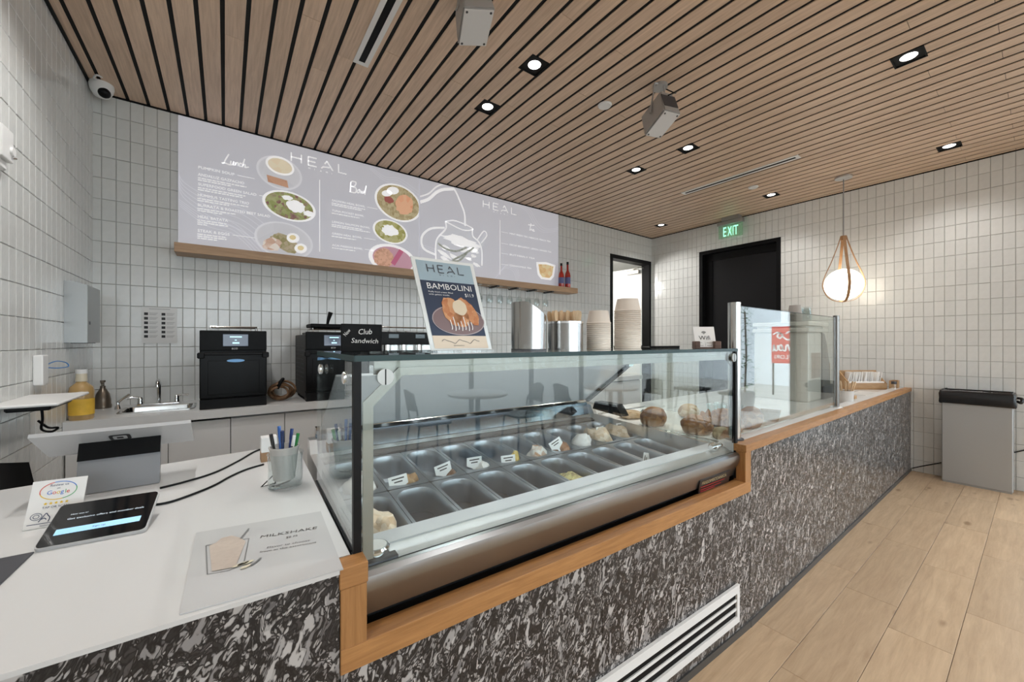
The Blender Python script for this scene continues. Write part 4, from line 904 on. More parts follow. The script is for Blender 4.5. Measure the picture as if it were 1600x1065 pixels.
x, y, a, b, pt = dish(pr, t, A2, 690, 812, 175, 112, PLT, [(.6, .6, .63), (.66, .66, .68)], 'pic_plate', .92, 6)
pr.ell(x + .0, y - .02, a * .5, b * .42, -.5, 4, 24, .1); pr.put('food_picture', food('pic_greens', [(.24, .20, .09), (.36, .32, .16), (.5, .42, .3)], 30, .6, .28), t)
pr.ell(x - .42 * a, y - .3 * b, a * .32, b * .34, .3, 5, 20, .15); pr.put('food_picture', food('pic_prawn', [(.75, .6, .5), (.82, .74, .68), (.6, .4, .3)], 26, .6, .3), t)
for ex, ey in ((.28, .2), (.55, -.32)): pr.ell(x + ex * a, y + ey * b, .22 * a, .26 * b, .3, 6)
pr.put('food_picture', PW_, t)
for ex, ey in ((.27, .23), (.55, -.3)): pr.ell(x + ex * a, y + ey * b, .12 * a, .14 * b, .3, 7)
pr.put('food_picture', mat('pic_yolk', (.8, .66, .36), .5, emis=(.85, .7, .4), estr=.3), t)
x, y, a, b, pt = dish(pr, t, A2, 1392, 580, 138, 112, PW_, [(.3, .22, .1), (.45, .36, .2), (.55, .48, .3)], 'pic_poke', .92, 34)
pr.ell(x + .25 * a, y - .05 * b, a * .42, b * .52, .9, 5, 24, .1); pr.put('food_picture', food('pic_salmon', [(.72, .32, .18), (.84, .48, .3)], 12, .5, .3), t)
pr.ell(x - .25 * a, y + .6 * b, .26 * a, .2 * b, .3, 5); pr.ell(x - .5 * a, y + .38 * b, .22 * a, .16 * b, .3, 5); pr.put('food_picture', PW_, t)
pr.ell(x - .42 * a, y + .05 * b, .2 * a, .18 * b, .0, 6, 16, .1); pr.put('food_picture', mat('pic_beet', (.35, .10, .09), .5, emis=(.4, .12, .1), estr=.3), t)
x, y, a, b, pt = dish(pr, t, A2, 1342, 757, 104, 72, PW_, [(.26, .24, .06), (.42, .40, .14), (.55, .52, .3)], 'pic_green_bowl', .9, 30)
pr.ell(x - .05 * a, y + .1 * b, a * .45, b * .45, 0, 5, 24, .2); pr.put('food_picture', PW_, t)
x, y, a, b, pt = dish(pr, t, A2, 1358, 930, 142, 92, PW_, [(.55, .3, .38), (.62, .38, .46)], 'pic_acai', .84, 6)
pr.ell(x - .38 * a, y + .05 * b, a * .42, b * .62, .3, 5, 24, .08); pr.put('food_picture', food('pic_granola', [(.5, .25, .16), (.7, .42, .3)], 50, .6, .3), t)
pr.line([(x - .02 * a, y - .3 * b), (x + .35 * a, y + .7 * b)], .2 * a, 6); pr.put('food_picture', mat('pic_berry', (.5, .12, .22), .5, emis=(.55, .15, .25), estr=.3), t)
# --- tea board
t, pr = board('pale grey lit menu board with a glass teapot and teas', 1.679, 3.70)
swoosh(pr, [(1.2, 1.0), (1.45, .95), (1.6, .78), (1.75, .72), (2.0, .78)], 3, .02, .02, .005); swoosh(pr, [(.0, .3), (.2, .26), (.35, .1), (.5, .0)], 3, 0, -.03, .005); swoosh(pr, [(.95, .0), (1.1, .16), (1.25, .14), (1.3, .0)], 4, .01, .02, .005)
B3 = lambda X, Y: bp(pr, A3, X, Y)
sp = [B3(*p) for p in ((342, 182), (390, 165), (430, 130), (470, 113), (525, 110))]; pr.line([(p[0], p[1] + .03) for p in sp], .012, 2, 6); pr.line([(p[0], p[1] - .03) for p in sp], .03, 2, 6)
pr.line([B3(*p) for p in ((525, 118), (545, 150), (570, 210), (588, 260), (592, 330))], .018, 2, 6)
for q in (1.0,): pr.line([B3(*p) for p in ((478, 340), (400, 345), (352, 390), (362, 455), (430, 490))], .02, 2, 6)
pr.put('teapot_picture', PW_, t)
TP = mat('teapot_body', (.53, .535, .575), .3, emis=(.62, .63, .68), estr=.38)
body = [B3(*p) for p in ((482, 305), (634, 345), (634, 385), (672, 420), (700, 365), (712, 385), (684, 460), (684, 560), (430, 560), (428, 420), (470, 365), (482, 340))]
pr.poly(body, 3); pr.put('teapot_picture', TP, t)
pr.line([B3(*p) for p in ((482, 305), (484, 345), (440, 395), (428, 440), (430, 530))], .014, 5, 5); pr.line([B3(*p) for p in ((634, 345), (634, 385), (668, 420), (684, 470), (684, 550))], .014, 5, 5); pr.line([B3(*p) for p in ((482, 305), (540, 302), (634, 345), (580, 352), (482, 305))], .01, 5, 6)
pr.line([B3(*p) for p in ((660, 405), (695, 358), (712, 383), (680, 425))], .01, 5, 3)
x, y = B3(570, 415); pr.ell(x, y, .24, .05, -.1, 5, 28, .2)
for q in range(16): x, y = B3(random.uniform(450, 665), random.uniform(430, 550)); pr.ell(x, y, random.uniform(.03, .09), random.uniform(.01, .03), random.uniform(-.5, .5), 4, 12, .3)
x, y = B3(560, 520)
pr.put('teapot_picture', PW_, t)
for pts in (((440, 425), (480, 455), (540, 470), (600, 450)), ((520, 520), (580, 490), (640, 450)), ((500, 530), (560, 520), (600, 480))): pr.line([B3(*p) for p in pts], .022, 6, 6)
pr.put('herb_picture', food('pic_rosemary', [(.25, .27, .22), (.42, .44, .4)], 50, .6, .25), t)
x0h, yt = B3(692, 188); _, yb = B3(692, 225); x1h, _ = B3(875, 262); pr.heal(x0h, yb, x1h - x0h, yt - yb, .009, 2, .015); pr.put('wordmark', PW_, t)
a, b = B3(785, 297); _, b2 = B3(785, 600); pr.rect(a - .003, b2, a + .003, b, 2); pr.put('divider_line', PW_, t)
x, y = B3(945, 355); k = B3(975, 355)[0] - x
pr.line([(x + k * a, y + k * b) for a, b in [(-.1, .8), (.5, .85), (1.0, .9)]], .008, 2, 4); pr.line([(x + k * a, y + k * b) for a, b in [(.4, 1.1), (.25, .4), (.2, .05), (.5, .3), (.6, .1), (.9, .3), (.8, .05), (1.1, .1)]], .008, 2, 5)
for X, Y, X1, s in ((838, 375, 1065, 'MINT FRESH TEA, HIBISCUS, PEACH TEA'), (838, 437, 1070, 'DECAF BERGAMOT, LEMON, GINGER TEA'), (838, 492, 978, 'BUTTERFLY TEA'), (838, 552, 960, 'CHAMOMILE TEA')):
    a, b = B3(X, Y); c, _ = B3(X1, Y); pr.text(s, a, b, .02, 2, width=c - a); d, _ = B3(792, Y); pr.rect(d, b + .007, a - .02, b + .01, 2)
pr.put('lettering', PW_, t)
x, y = B3(1040, 583); q = B3(1092, 583)[0] - x; pr.poly([(x - q, y + q * .62), (x - q * .85, y - q * .3), (x - q * .5, y - q * .62), (x + q * .5, y - q * .62), (x + q * .85, y - q * .3), (x + q, y + q * .62), (x, y + q * .75)], 2); pr.put('cup_picture', PW_, t)
pr.poly([(x - q * .8, y + q * .5), (x - q * .66, y - q * .2), (x - q * .38, y - q * .48), (x + q * .38, y - q * .48), (x + q * .66, y - q * .2), (x + q * .8, y + q * .5), (x, y + q * .58)], 3); pr.put('cup_picture', food('pic_tea', [(.62, .36, .14), (.74, .52, .26), (.8, .66, .4)], 20, .5, .3), t)

# --- oak shelf under the boards, stemware rack and bottles
sh = thing('wall_shelf', 'long oak shelf under the menu boards', 'shelf', (-.305, 3.80, 2.05))
MB().bev(0, 0, 0, 4.225, .198, .07, .002).build('board', M_SHELF, sh)
for k in range(7): MB().box(2.02 + k * .29, .01, -.018, 2.05 + k * .29, .19, 0).build('glass_rail', M_DARK, sh)
gl0 = None
for k in range(12):
    x = 1.80 + k * .145; 
    if gl0 is None:
        gl0 = MB().lathe([(.034, 0), (.034, -.003), (.006, -.008), (.004, -.03), (.004, -.085), (.012, -.1), (.034, -.125), (.04, -.155), (.036, -.205), (.034, -.205), (.037, -.155), (.03, -.128)], n=18, cap1=False).build('wine_glass', M_JAR, None, 60); o = gl0
    else: o = gl0.copy(); COL.objects.link(o)
    o.location = (x, 3.88, 2.0495); tag(o, 'clear stemmed glass hanging upside down under the oak shelf', 'wine glass', 'stemware hanging under the shelf')
for i, (x, lb) in enumerate(((3.672, 'red liqueur bottle nearer the tea menu board'), (3.792, 'red liqueur bottle at the end of the shelf'))):
    t = thing('bottle', lb, 'bottle', (x, 3.87, 2.12), 0, 'red bottles on the oak shelf'); h = 1 + .1 * i
    MB().lathe([(0, 0), (.036, 0), (.04, .01), (.04, .15 * h), (.034, .18 * h), (.015, .22 * h), (.013, .29 * h)], n=20).build('body', mat('red_liqueur', (.42, .02, .012), .1, spec=.6, coat=.5), t, 40)
    MB().lathe([(.0155, .29 * h), (.0155, .325 * h), (0, .325 * h)], n=16, cap0=True).build('cap', M_BLACK, t, 40)
    MB().lathe([(.0405, .05 * h), (.0405, .13 * h)], n=20, cap0=False, cap1=False).build('label', mat('bottle_label', (.12, .13, .3) if i == 0 else (.5, .07, .05), .5), t, 40)

# ================================================================== BACK COUNTER THINGS
def oven(label, x0, x1, y0, front):
    t = thing('countertop_oven', label, 'oven', (x0, y0, BZ), 0, 'black high-speed ovens'); w_ = x1 - x0; dp = .56
    MB().bev(.0, .02, .02, w_, dp, .525, .006).build('body', M_BLACK, t)
    MB().bev(.0, .0, .405, w_, .022, .545, .004).box(.004, .022, .525, w_ - .004, .2, .54).build('control_panel', mat('oven_panel', (.004, .004, .004), .35, spec=.1), t)
    d = MB().bev(.0, -.012, .075, w_, .018, .385, .006).bev(.045, -.014, .1, w_ - .045, -.010, .335, .003).build('door', mat('oven_door', (.004, .004, .004), .3, spec=.14), t)
    MB().bev(-.012, -.035, .352, .03, .02, .392, .006).bev(w_ - .03, -.035, .352, w_ + .012, .02, .392, .006).bev(.0, -.03, .372, w_, -.012, .392, .005).build('handle', M_BLACK, d)
    MB().bev(.0, -.004, .0, w_, .03, .07, .004).build('base_grille', M_BLACK, t)
    sc = MB().bev(w_ * .33, -.003, .435, w_ * .71, .003, .52, .002).build('screen', mat('screen_glass', (.03, .035, .045), .1, emis=(.25, .32, .45), estr=.22), t)
    pr = Print((x0 + w_ * .33, y0 - .003, BZ + .435), (1, 0, 0), (0, 0, 1)); pr.rect(.04, .062, .11, .070); pr.rect(.055, .018, .095, .028); pr.rect(.068, .04, .08, .046); pr.put('screen_text', glow('screen_cyan', (.5, .85, 1), 1.0), t)
    pr = Print((x0, y0 - .003, BZ), (1, 0, 0), (0, 0, 1)); pr.text('ECO', w_ * .46, .412, .012); pr.put('lettering', M_WPLAS, t)
    pr = Print((x0, y0 - .0145, BZ), (1, 0, 0), (0, 0, 1)); pr.ell(w_ * .52, .333, .052, .011); pr.put('badge', mat('badge_blue', (.12, .3, .55), .3, emis=(.2, .45, .8), estr=.15), t)
    for q in ((.035, 0), (w_ - .045, 0)): pass
    MB().tube([(.06, .05, .54), (.06, .05, .572), (w_ - .055, .05, .572), (w_ - .055, .05, .54)], .006, 6).tube([(.06, .3, .54), (.06, .3, .572), (w_ - .055, .3, .572), (w_ - .055, .3, .54)], .006, 6).tube([(.06, .05, .572), (.06, .3, .572)], .005, 6).tube([(w_ - .055, .05, .572), (w_ - .055, .3, .572)], .005, 6).build('top_rail', M_STEELV, t, 40)
    v = MB()
    for a in range(9):
        for b in range(5): v.box(-.002, .1 + b * .08, .14 + a * .036, .001, .15 + b * .08, .148 + a * .036)
    v.build('side_vents', M_DARK, t)
    for a in (.03, w_ - .03):
        for b in (.05, dp - .05): MB().cyl((a, b, -.0), (a, b, .02), .015, 10).build('foot', M_DARK, t)
oven('black countertop oven with lit screen beside the sink', -.142, .247, 3.405, True)
oven('black countertop oven half hidden behind the chalk sign', .505, .90, 3.40, True)
t = thing('griddle_press', 'black press with an upright handle on the second oven', 'press', (.66, 3.5, BZ + .58)); MB().bev(-.12, -.1, 0, .13, .12, .03, .006).build('plate', M_MATTEBLK, t); MB().tube([(.02, 0, .03), (.025, 0, .06), (.045, 0, .13)], [.01, .012, .018], 8).build('handle', M_MATTEBLK, t, 40)
# espresso machine
t = thing('espresso_machine', 'steel espresso machine behind the chalk sign', 'coffee machine', (1.02, 3.42, BZ))
MB().bev(0, .12, .06, .62, .55, .52, .01).build('body', M_STEEL, t); MB().bev(0, 0, .03, .62, .55, .07, .006).build('drip_tray', M_STEELV, t)
cp = MB().bev(-.005, .02, .44, .625, .14, .555, .008).build('control_panel', M_BLACK, t)
for xx in (.2, .45): MB().box(xx - .05, .018, .5, xx + .04, .022, .535).build('display', mat('dim_display', (.10, .13, .15), .2), cp)
for xx in (.16, .31, .46):
    MB().cyl((xx, .1, .44), (xx, .1, .38), .036, 16).cyl((xx, .1, .38), (xx, .1, .35), .042, 16).build('group_head', M_CHROME, t, 40); MB().tube([(xx, .07, .36), (xx, -.1, .35)], .014, 8).build('portafilter_handle', M_BLACK, t, 40)
MB().tube([(.02, .15, .56), (.02, .15, .6), (.6, .15, .6), (.6, .15, .56)], .007, 6).build('cup_rail', M_STEELV, t, 40)
for a in (.05, .57):
    for b in (.06, .5): MB().cyl((a, b, 0), (a, b, .03), .02).build('foot', M_BLACK, t)
cm = None
for k in range(5):
    if cm is None: cm = MB().lathe([(.02, 0), (.024, 0), (.034, .045), (.036, .05), (.032, .05), (.03, .045), (.02, .006)], n=18).build('espresso_cup', M_WPLAS, None, 50); o = cm
    else: o = cm.copy(); COL.objects.link(o)
    o.location = (1.10 + k * .085, 3.66, BZ + .5215); tag(o, 'white espresso cup standing on top of the espresso machine', 'cup', 'cups on the espresso machine')
# sink, tap, soap, oil, straps, notice
t = thing('sink', 'small stainless sink let into the back worktop', 'sink', ((sx0 + sx1) / 2, (sy0 + sy1) / 2, BZ)); hx, hy = (sx1 - sx0) / 2, (sy1 - sy0) / 2; m = MB()
lp = [(hx + .018, .0, .018), (hx + .018, .005, .018), (hx - .004, .005, -.004), (hx - .006, -.005, -.006), (hx - .02, -.15, -.02)]
for a, z, d in lp: m.v += [(x, y, z) for x, y in rrect(-a, -(hy + d), a, hy + d, .035, 5)]
k = 24
for j in range(len(lp) - 1):
    for i in range(k): m.f.append((j * k + i, j * k + (i + 1) % k, (j + 1) * k + (i + 1) % k, (j + 1) * k + i)); m.mi.append(0)
m.f.append(tuple(range(4 * k, 5 * k))); m.mi.append(0); m.build('basin', M_STEELV, t, 40); MB().lathe([(0, -.148), (.03, -.148), (.03, -.146), (0, -.146)], n=16).build('drain', M_DARK, t)
t = thing('faucet', 'chrome gooseneck faucet with two lever handles behind the sink', 'faucet', (-.395, 3.87, BZ))
MB().bev(-.12, -.025, 0, .12, .025, .018, .008, seg=2).build('base', M_CHROME, t, 40)
MB().tube(spline([(0, 0, .018), (0, 0, .09), (0, -.005, .155), (0, -.04, .185), (0, -.075, .17), (0, -.082, .14)], 6), .012, 12).build('spout', M_CHROME, t, 60)
for s in (-1, 1): MB().lathe([(.018, .018), (.014, .04), (.016, .055), (.01, .066)], (s * .1, 0, 0), 14).tube([(s * .1, 0, .06), (s * .14, -.01, .068), (s * .17, -.012, .062)], [.008, .007, .009], 8).build('lever', M_CHROME, t, 50)
t = thing('side_lever', 'small chrome soap lever left of the sink', 'dispenser', (-.60, 3.80, BZ)); MB().lathe([(.018, 0), (.016, .012), (.009, .03), (.009, .05)], n=14).build('base', M_CHROME, t, 50); MB().tube([(0, 0, .045), (.02, 0, .065), (.06, -.005, .10)], [.008, .007, .008], 8).build('lever', M_CHROME, t, 50)
t = thing('soap_dispenser', 'bronze soap pump bottle in the corner by the sink', 'soap dispenser', (-.695, 3.92, BZ)); br = mat('bronze', (.20, .165, .13), .3, .8)
MB().lathe([(0, 0), (.045, 0), (.047, .02), (.043, .028), (.042, .06), (.034, .1), (.02, .13), (.014, .14)], n=20).build('body', br, t, 50); MB().lathe([(.014, .14), (.014, .155), (.008, .158), (.008, .18), (.014, .182), (.014, .195)], n=14).tube([(0, 0, .188), (.0, -.035, .186), (0, -.042, .178)], .005, 6).build('pump', br, t, 50)
t = thing('oil_bottle', 'large clear bottle of golden oil with yellow label in the left corner', 'bottle', (-.698, 3.43, BZ))
MB().lathe([(0, 0), (.05, 0), (.055, .008), (.055, .17), (.05, .195), (.03, .215), (.022, .225), (.022, .235)], n=24).build('body', mat('golden_oil', (.46, .30, .12), .08, spec=.6, coat=.6), t, 40)
MB().lathe([(.0555, .03), (.0555, .125)], n=24, cap0=False, cap1=False).build('label', mat('yellow_label', (.80, .50, .06), .5, noise=(14, .15)), t, 40)
MB().lathe([(.026, .228), (.024, .27), (.024, .275)], n=18).build('neck', mat('cream_neck', (.7, .64, .5), .5), t, 40); MB().lathe([(.026, .275), (.026, .3), (0, .3)], n=18).build('cap', M_WPLAS, t, 40)
t = thing('strap_bundle', 'coiled bundle of brown leather straps between the ovens', 'straps', (.36, 3.6, BZ))
lea = food('leather', [(.09, .045, .02), (.2, .11, .055), (.3, .17, .09)], 14, .55)
for k in range(6):
    a = k * .5; rr = .055 + .008 * (k % 3); P = [(math.cos(q) * rr * 1.15 + .008 * k - .02, math.sin(q * 2 + k) * .02 + .014 * (k - 3), .068 + .012 * (k % 2) + math.sin(q) * rr * (.95 if k % 2 else .8)) for q in [2 * PI * i / 22 for i in range(22)]]
    MB().tube(P, .009, 6, closed=True).build('strap', lea, t, 60)
MB().tube(spline([(-.03, -.04, .1), (-.01, -.05, .15), (.01, -.02, .17), (.0, .02, .15)], 5), .013, 8).build('clip', M_BLACK, t, 50)
t = thing('wall_notice', 'printed notice sheet taped on the back tiles above the sink', 'notice', (-.503, YB - .012, 1.37)); MB().box(0, 0, 0, .2, .001, .275).build('sheet', mat('notice_paper', (.72, .72, .71), .6), t)
pr = Print((-.503, YB - .012, 1.37), (1, 0, 0), (0, 0, 1))
for k in range(6):
    for x_ in (.012, .11): pr.rect(x_, .212 - k * .034, x_ + .022, .232 - k * .034)
pr.put('pictograms', M_INK, t)
for k in range(6):
    for x_ in (.04, .138):
        for j in range(3): pr.rect(x_, .228 - k * .034 - j * .007, x_ + .05 - .006 * j, .2305 - k * .034 - j * .007)
pr.rect(.04, .258, .16, .262); pr.put('lettering', mat('grey_ink', (.36, .36, .36), .6), t)

# ================================================================== LEFT WALL THINGS
XW = XL + .0065
t = thing('towel_dispenser', 'stainless paper towel dispenser on the left tiled wall', 'towel dispenser', (XW, 3.38, 1.375))
MB().prism([(0, 0), (.095, 0), (.095, .345), (.03, .365), (0, .365)], 0, .29, 'y').build('case', mat('dispenser_steel', (.34, .34, .33), .34, 1.0), t); MB().box(.0951, .04, .11, .0965, .06, .13).build('lock', M_DARK, t); MB().box(.02, .03, -.004, .08, .26, 0).build('slot', M_BLACK, t)
t = thing('wall_sensor', 'white boxy wall unit at the far left edge high on the tiles', 'sensor', (XW, 2.47, 2.10))
MB().bev(0, 0, .03, .038, .11, .16, .006, seg=2).build('box', M_WPLAS, t); MB().bev(.0, .02, -.01, .025, .09, .03, .006).cyl((.038, .085, .075), (.046, .085, .075), .018, 14).build('knob', M_WPLAS, t, 40); MB().tube([(.03, .10, .05), (.04, .125, .06)], .004, 6).build('pin', M_STEELV, t)
t = thing('wall_socket', 'white wall box with a loop of blue cable on the left tiles', 'socket', (XW, 2.92, 1.165)); MB().bev(0, 0, 0, .035, .075, .15, .006, seg=2).build('box', M_WPLAS, t)
MB().tube(spline([(.03, .07, .10), (.05, .12, .115), (.075, .16, .105), (.085, .15, .085), (.06, .1, .08), (.03, .075, .085)], 6), .0025, 6).build('cable', mat('blue_wire', (.05, .2, .5), .4), t, 60)
t = thing('wall_tablet', 'white tablet lying nearly flat on a black wall bracket', 'tablet', (XW, 2.42, 1.085))
MB().bev(.0, 0, .03, .20, .46, .042, .004).build('screen_body', M_WPLAS, t); MB().bev(.02, .12, .0, .15, .42, .03, .006).build('bracket', M_BLACK, t); MB().tube(spline([(.1, .22, 0), (.1, .23, -.05), (.09, .26, -.1), (.11, .3, -.12), (.12, .34, -.11), (.1, .3, -.1), (.08, .26, -.06)], 6), .005, 6).build('cable', M_BLACK, t, 60)
make_chair('black chair back showing behind the till worktop at the left edge', (-.462, 2.44, 0), -PI / 2, 'chair behind the till', M_MATTEBLK)
for o in [o for o in S.objects if o.get('group') == 'chair behind the till']: o.scale = (1, 1, 1.075)

# ================================================================== ON TOP OF THE CASE
DZ = 1.3476
def deck(u, v): return LW(u, v, DZ)
def deck_u(px, v): return onV(px, 545, v).x
# acrylic stand with the dessert poster
v0 = .30; ua, ub = deck_u(673, v0), deck_u(768, v0); wd = ub - ua
t = thing('poster_stand', 'leaning acrylic stand with a bambolini dessert poster on the case', 'poster stand', deck(ua, v0), -TH)
a_ = math.radians(9); hgt = .315; skew = -.052
def lean(x, z, n=0): return Vector((x + skew * z / hgt, z * math.sin(a_) - n * math.cos(a_), .004 + z * math.cos(a_) + n * math.sin(a_)))
m = MB(); q = [lean(0, 0), lean(wd, 0), lean(wd, hgt), lean(0, hgt)]; q2 = [lean(0, 0, .004), lean(wd, 0, .004), lean(wd, hgt, .004), lean(0, hgt, .004)]
m.add(q2 + q, [(0, 1, 2, 3), (7, 6, 5, 4), (0, 4, 5, 1), (1, 5, 6, 2), (2, 6, 7, 3), (3, 7, 4, 0)]).build('acrylic_sheet', mat('acrylic_white', (.74, .76, .75), .15), t)
MB().box(.0, -.02, 0, wd, .075, .004).build('foot', M_JAR, t)
MW = Matrix.LocRotScale(t.location, t.rotation_euler, None)
o_ = MW @ lean(0, 0, .0045); r_ = (MW @ lean(wd, 0, .0045) - o_); u_ = (MW @ lean(0, hgt, .0045) - o_)
class Skew(Print):
    def __init__(s, o, r, u):
        super().__init__(o, r, u); s.r = Vector(r).normalized(); s.u = Vector(u).normalized(); s.n = s.r.cross(s.u).normalized()
pr = Skew(o_, r_, u_); mg = .014
pr.rect(mg, hgt - .075, wd - mg, hgt - .006); pr.put('header_print', mat('poster_blue', (.33, .43, .49), .4), t)
pr.rect(mg, .05, wd - mg, hgt - .075); pr.put('navy_print', mat('poster_navy', (.016, .028, .062), .4), t)
pr.rect(mg, .006, wd - mg, .05); pr.put('footer_print', mat('poster_cream', (.66, .54, .42), .4), t)
pr.heal(mg + .035, hgt - .044, wd - 2 * mg - .07, .026, .0035, 3, .005)
sc_ = [(mg + .03 + i * (wd - .09) / 15, .03 + .008 * math.sin(i * 2.1) * (1 if i % 2 else -.4)) for i in range(16)]; pr.line(sc_, .0016, 3, 4); pr.text('@healmiamifood', mg + .07, .014, .004, 3); pr.put('dark_lettering', mat('poster_ink', (.06, .06, .07), .5), t)
pr.text('BAMBOLINI', mg + .018, hgt - .103, .02, 3, width=wd - 2 * mg - .036); pr.text('$11.9', wd - mg - .05, hgt - .124, .012, 3, width=.036)
for k, (w_, y_) in enumerate(((.09, .116), (.075, .125))): pr.text('Fluffy fried cream filled' if k == 0 else 'with gelato inside', mg + .02, hgt - y_, .005, 3, width=w_)
pr.put('white_lettering', M_WPLAS, t)
cx, cy = wd * .54, .105; pr.ell(cx, cy, wd * .42, .052, -.06, 2); pr.put('plate_picture', mat('poster_plate', (.20, .13, .13), .4), t)
pr.ring(cx, cy, wd * .425, .053, .0025, 3); pr.put('plate_picture', mat('poster_rim', (.42, .36, .36), .4), t)
pr.ell(cx - .02, cy + .03, .034, .05, .25, 4, 24, .08); pr.ell(cx + .045, cy + .032, .026, .052, .5, 4, 24, .08); pr.ell(cx + .01, cy + .008, .03, .03, 0, 4, 24, .1); pr.put('dessert_picture', food('poster_bun', [(.26, .07, .025), (.48, .17, .06), (.6, .3, .14)], 55, .5), t)
pr.ell(cx + .012, cy + .045, .027, .028, 0, 5, 20, .05); pr.put('dessert_picture', mat('poster_cream2', (.70, .58, .42), .5), t)
for k in range(7): x_ = cx - .035 + k * .013; pr.line([(x_, cy + .0 + .012 * math.sin(k * 2)), (x_ + .002, cy - .025), (x_ - .001, cy - .034 - .004 * (k % 2))], .003, 6, 3)
pr.put('drizzle_picture', M_PAPER, t)

# chalk sign
v0 = .47; ua, ub = deck_u(533, v0), deck_u(597, v0)
t = thing('chalk_sign', 'small black chalk sign reading Club Sandwich at the left of the case top', 'sign', deck(ua, v0), -TH); wd = ub - ua; hgt = .093
MB().bev(0, 0, 0, wd, .008, hgt, .002).box(.02, .008, 0, .035, .05, .004).box(wd - .035, .008, 0, wd - .02, .05, .004).build('board', M_MATTEBLK, t)
pr = Print(LW(ua, v0 - .0005, DZ), (UX, UY, 0), (0, 0, 1))
pr.text('Club', .052, .058, .018, 1, width=.046, shear=.15, rot=.03); pr.text('Sandwich', .03, .03, .016, 1, width=.088, shear=.15, rot=-.03); pr.text('New', .014, .05, .012, 1, width=.026, rot=.9)
pr.put('chalk_lettering', M_PAPER, t)

# steel bin with slanted mouth
v0 = .32; ua, ub = deck_u(800, v0), deck_u(851, v0); r = (ub - ua) / 2 * .86
t = thing('slant_bin', 'tall steel bin with a slanted mouth on the case', 'bin', deck((ua + ub) / 2, v0), -TH)
m = MB(); n = 36; h0, h1 = .135, .185
for j in range(2):
    for k in range(n):
        a = 2 * PI * k / n; rr = r
        top = min(h1, h0 + (h1 - h0) * (.5 - .62 * math.cos(a + .35)) * 1.35); m.v.append((rr * math.cos(a), rr * math.sin(a), 0 if j == 0 else top))
for k in range(n):
    a = 2 * PI * k / n; top = m.v[n + k][2]; m.v.append(((r - .003) * math.cos(a), (r - .003) * math.sin(a), top))
for k in range(n): a = 2 * PI * k / n; m.v.append(((r - .003) * math.cos(a), (r - .003) * math.sin(a), .004))
for j in range(3):
    for k in range(n): m.f.append((j * n + k, j * n + (k + 1) % n, (j + 1) * n + (k + 1) % n, (j + 1) * n + k)); m.mi.append(0)
m.f += [tuple(range(n - 1, -1, -1)), tuple(range(3 * n, 4 * n))]; m.mi += [0, 0]; m.build('body', mat('bin_steel', (.40, .39, .375), .17, 1.0), t, 40); MB().lathe([(r * .98, .0), (r * 1.015, .0), (r * 1.015, .006), (r * .98, .006)], n=36, cap0=False, cap1=False).build('base_ring', M_DARK, t, 40)
# spoon canister and spoons
v0 = .34; ua, ub = deck_u(858, v0), deck_u(907, v0); r = (ub - ua) / 2 * .84; uc_ = (ua + ub) / 2
t = thing('spoon_canister', 'round steel canister full of wooden spoons on the case', 'canister', deck(uc_, v0), -TH)
MB().lathe([(0, 0), (r, 0), (r, .118), (r - .003, .118), (r - .003, .005), (0, .005)], n=36).build('body', mat('bin_steel', (.4, .39, .375), .17, 1.0), t, 40); MB().lathe([(r, .108), (r + .0015, .109), (r + .0015, .118), (r, .119)], n=36, cap0=False, cap1=False).build('rim', M_CHROME, t, 40)
sm = None; spw = wood('spoon_wood', (.52, .36, .2), (.7, .52, .34), (6, 6, 1), 8, .6, .12)
for k in range(26):
    a = k * 2.399; q = r * .82 * math.sqrt((k + .5) / 26)
    if sm is None: o = MB().prism([(-.005, 0), (.005, 0), (.0045, .1), (.0095, .125), (.0105, .143), (.006, .157), (-.006, .157), (-.0105, .143), (-.0095, .125), (-.0045, .1)], -.0011, .0011, 'y').build('wooden_spoon', spw); sm = o.data
    else: o = bpy.data.objects.new('wooden_spoon', sm); COL.objects.link(o)
    o.location = LW(uc_ + q * math.cos(a), v0 + q * math.sin(a), DZ + .006); tl = .10 * q / r
    o.rotation_euler = (-tl * math.sin(a), tl * math.cos(a), random.uniform(-.8, .8)); tag(o, 'wooden spoon standing in the round steel canister', 'spoon', 'wooden spoons in the canister')
# two stacks of paper cups
def cup_stack(px0, px1, v0, count, r, step, hcup, lab, grp):
    uc_ = (deck_u(px0, v0) + deck_u(px1, v0)) / 2; me = None
    for k in range(count):
        if me is None:
            o = MB().lathe([(r * .93, 0), (r, 0), (r * 1.045, .0018), (r * 1.045, .0045), (r * .995, .006), (r * .80, hcup), (r * .78, hcup), (r * .965, .006)], n=32, cap0=False, cap1=False).lathe([(0, hcup - .006), (r * .79, hcup - .006)], n=32, cap0=False, cap1=False).build('paper_cup', M_CUP, None, 40); me = o.data
        else: o = bpy.data.objects.new('paper_cup', me); COL.objects.link(o)
        o.location = LW(uc_, v0, DZ + k * step); o.rotation_euler = (0, 0, -TH)
        tag(o, ('topmost ' if k == count - 1 else '') + lab, 'cup', grp)
cup_stack(918, 952, .32, 14, .052, .0087, .058, 'cream paper cup upside down in the shorter stack on the case', 'shorter stack of paper cups')
cup_stack(962, 998, .32, 21, .060, .0088, .060, 'cream paper cup upside down in the taller stack on the case', 'taller stack of paper cups')
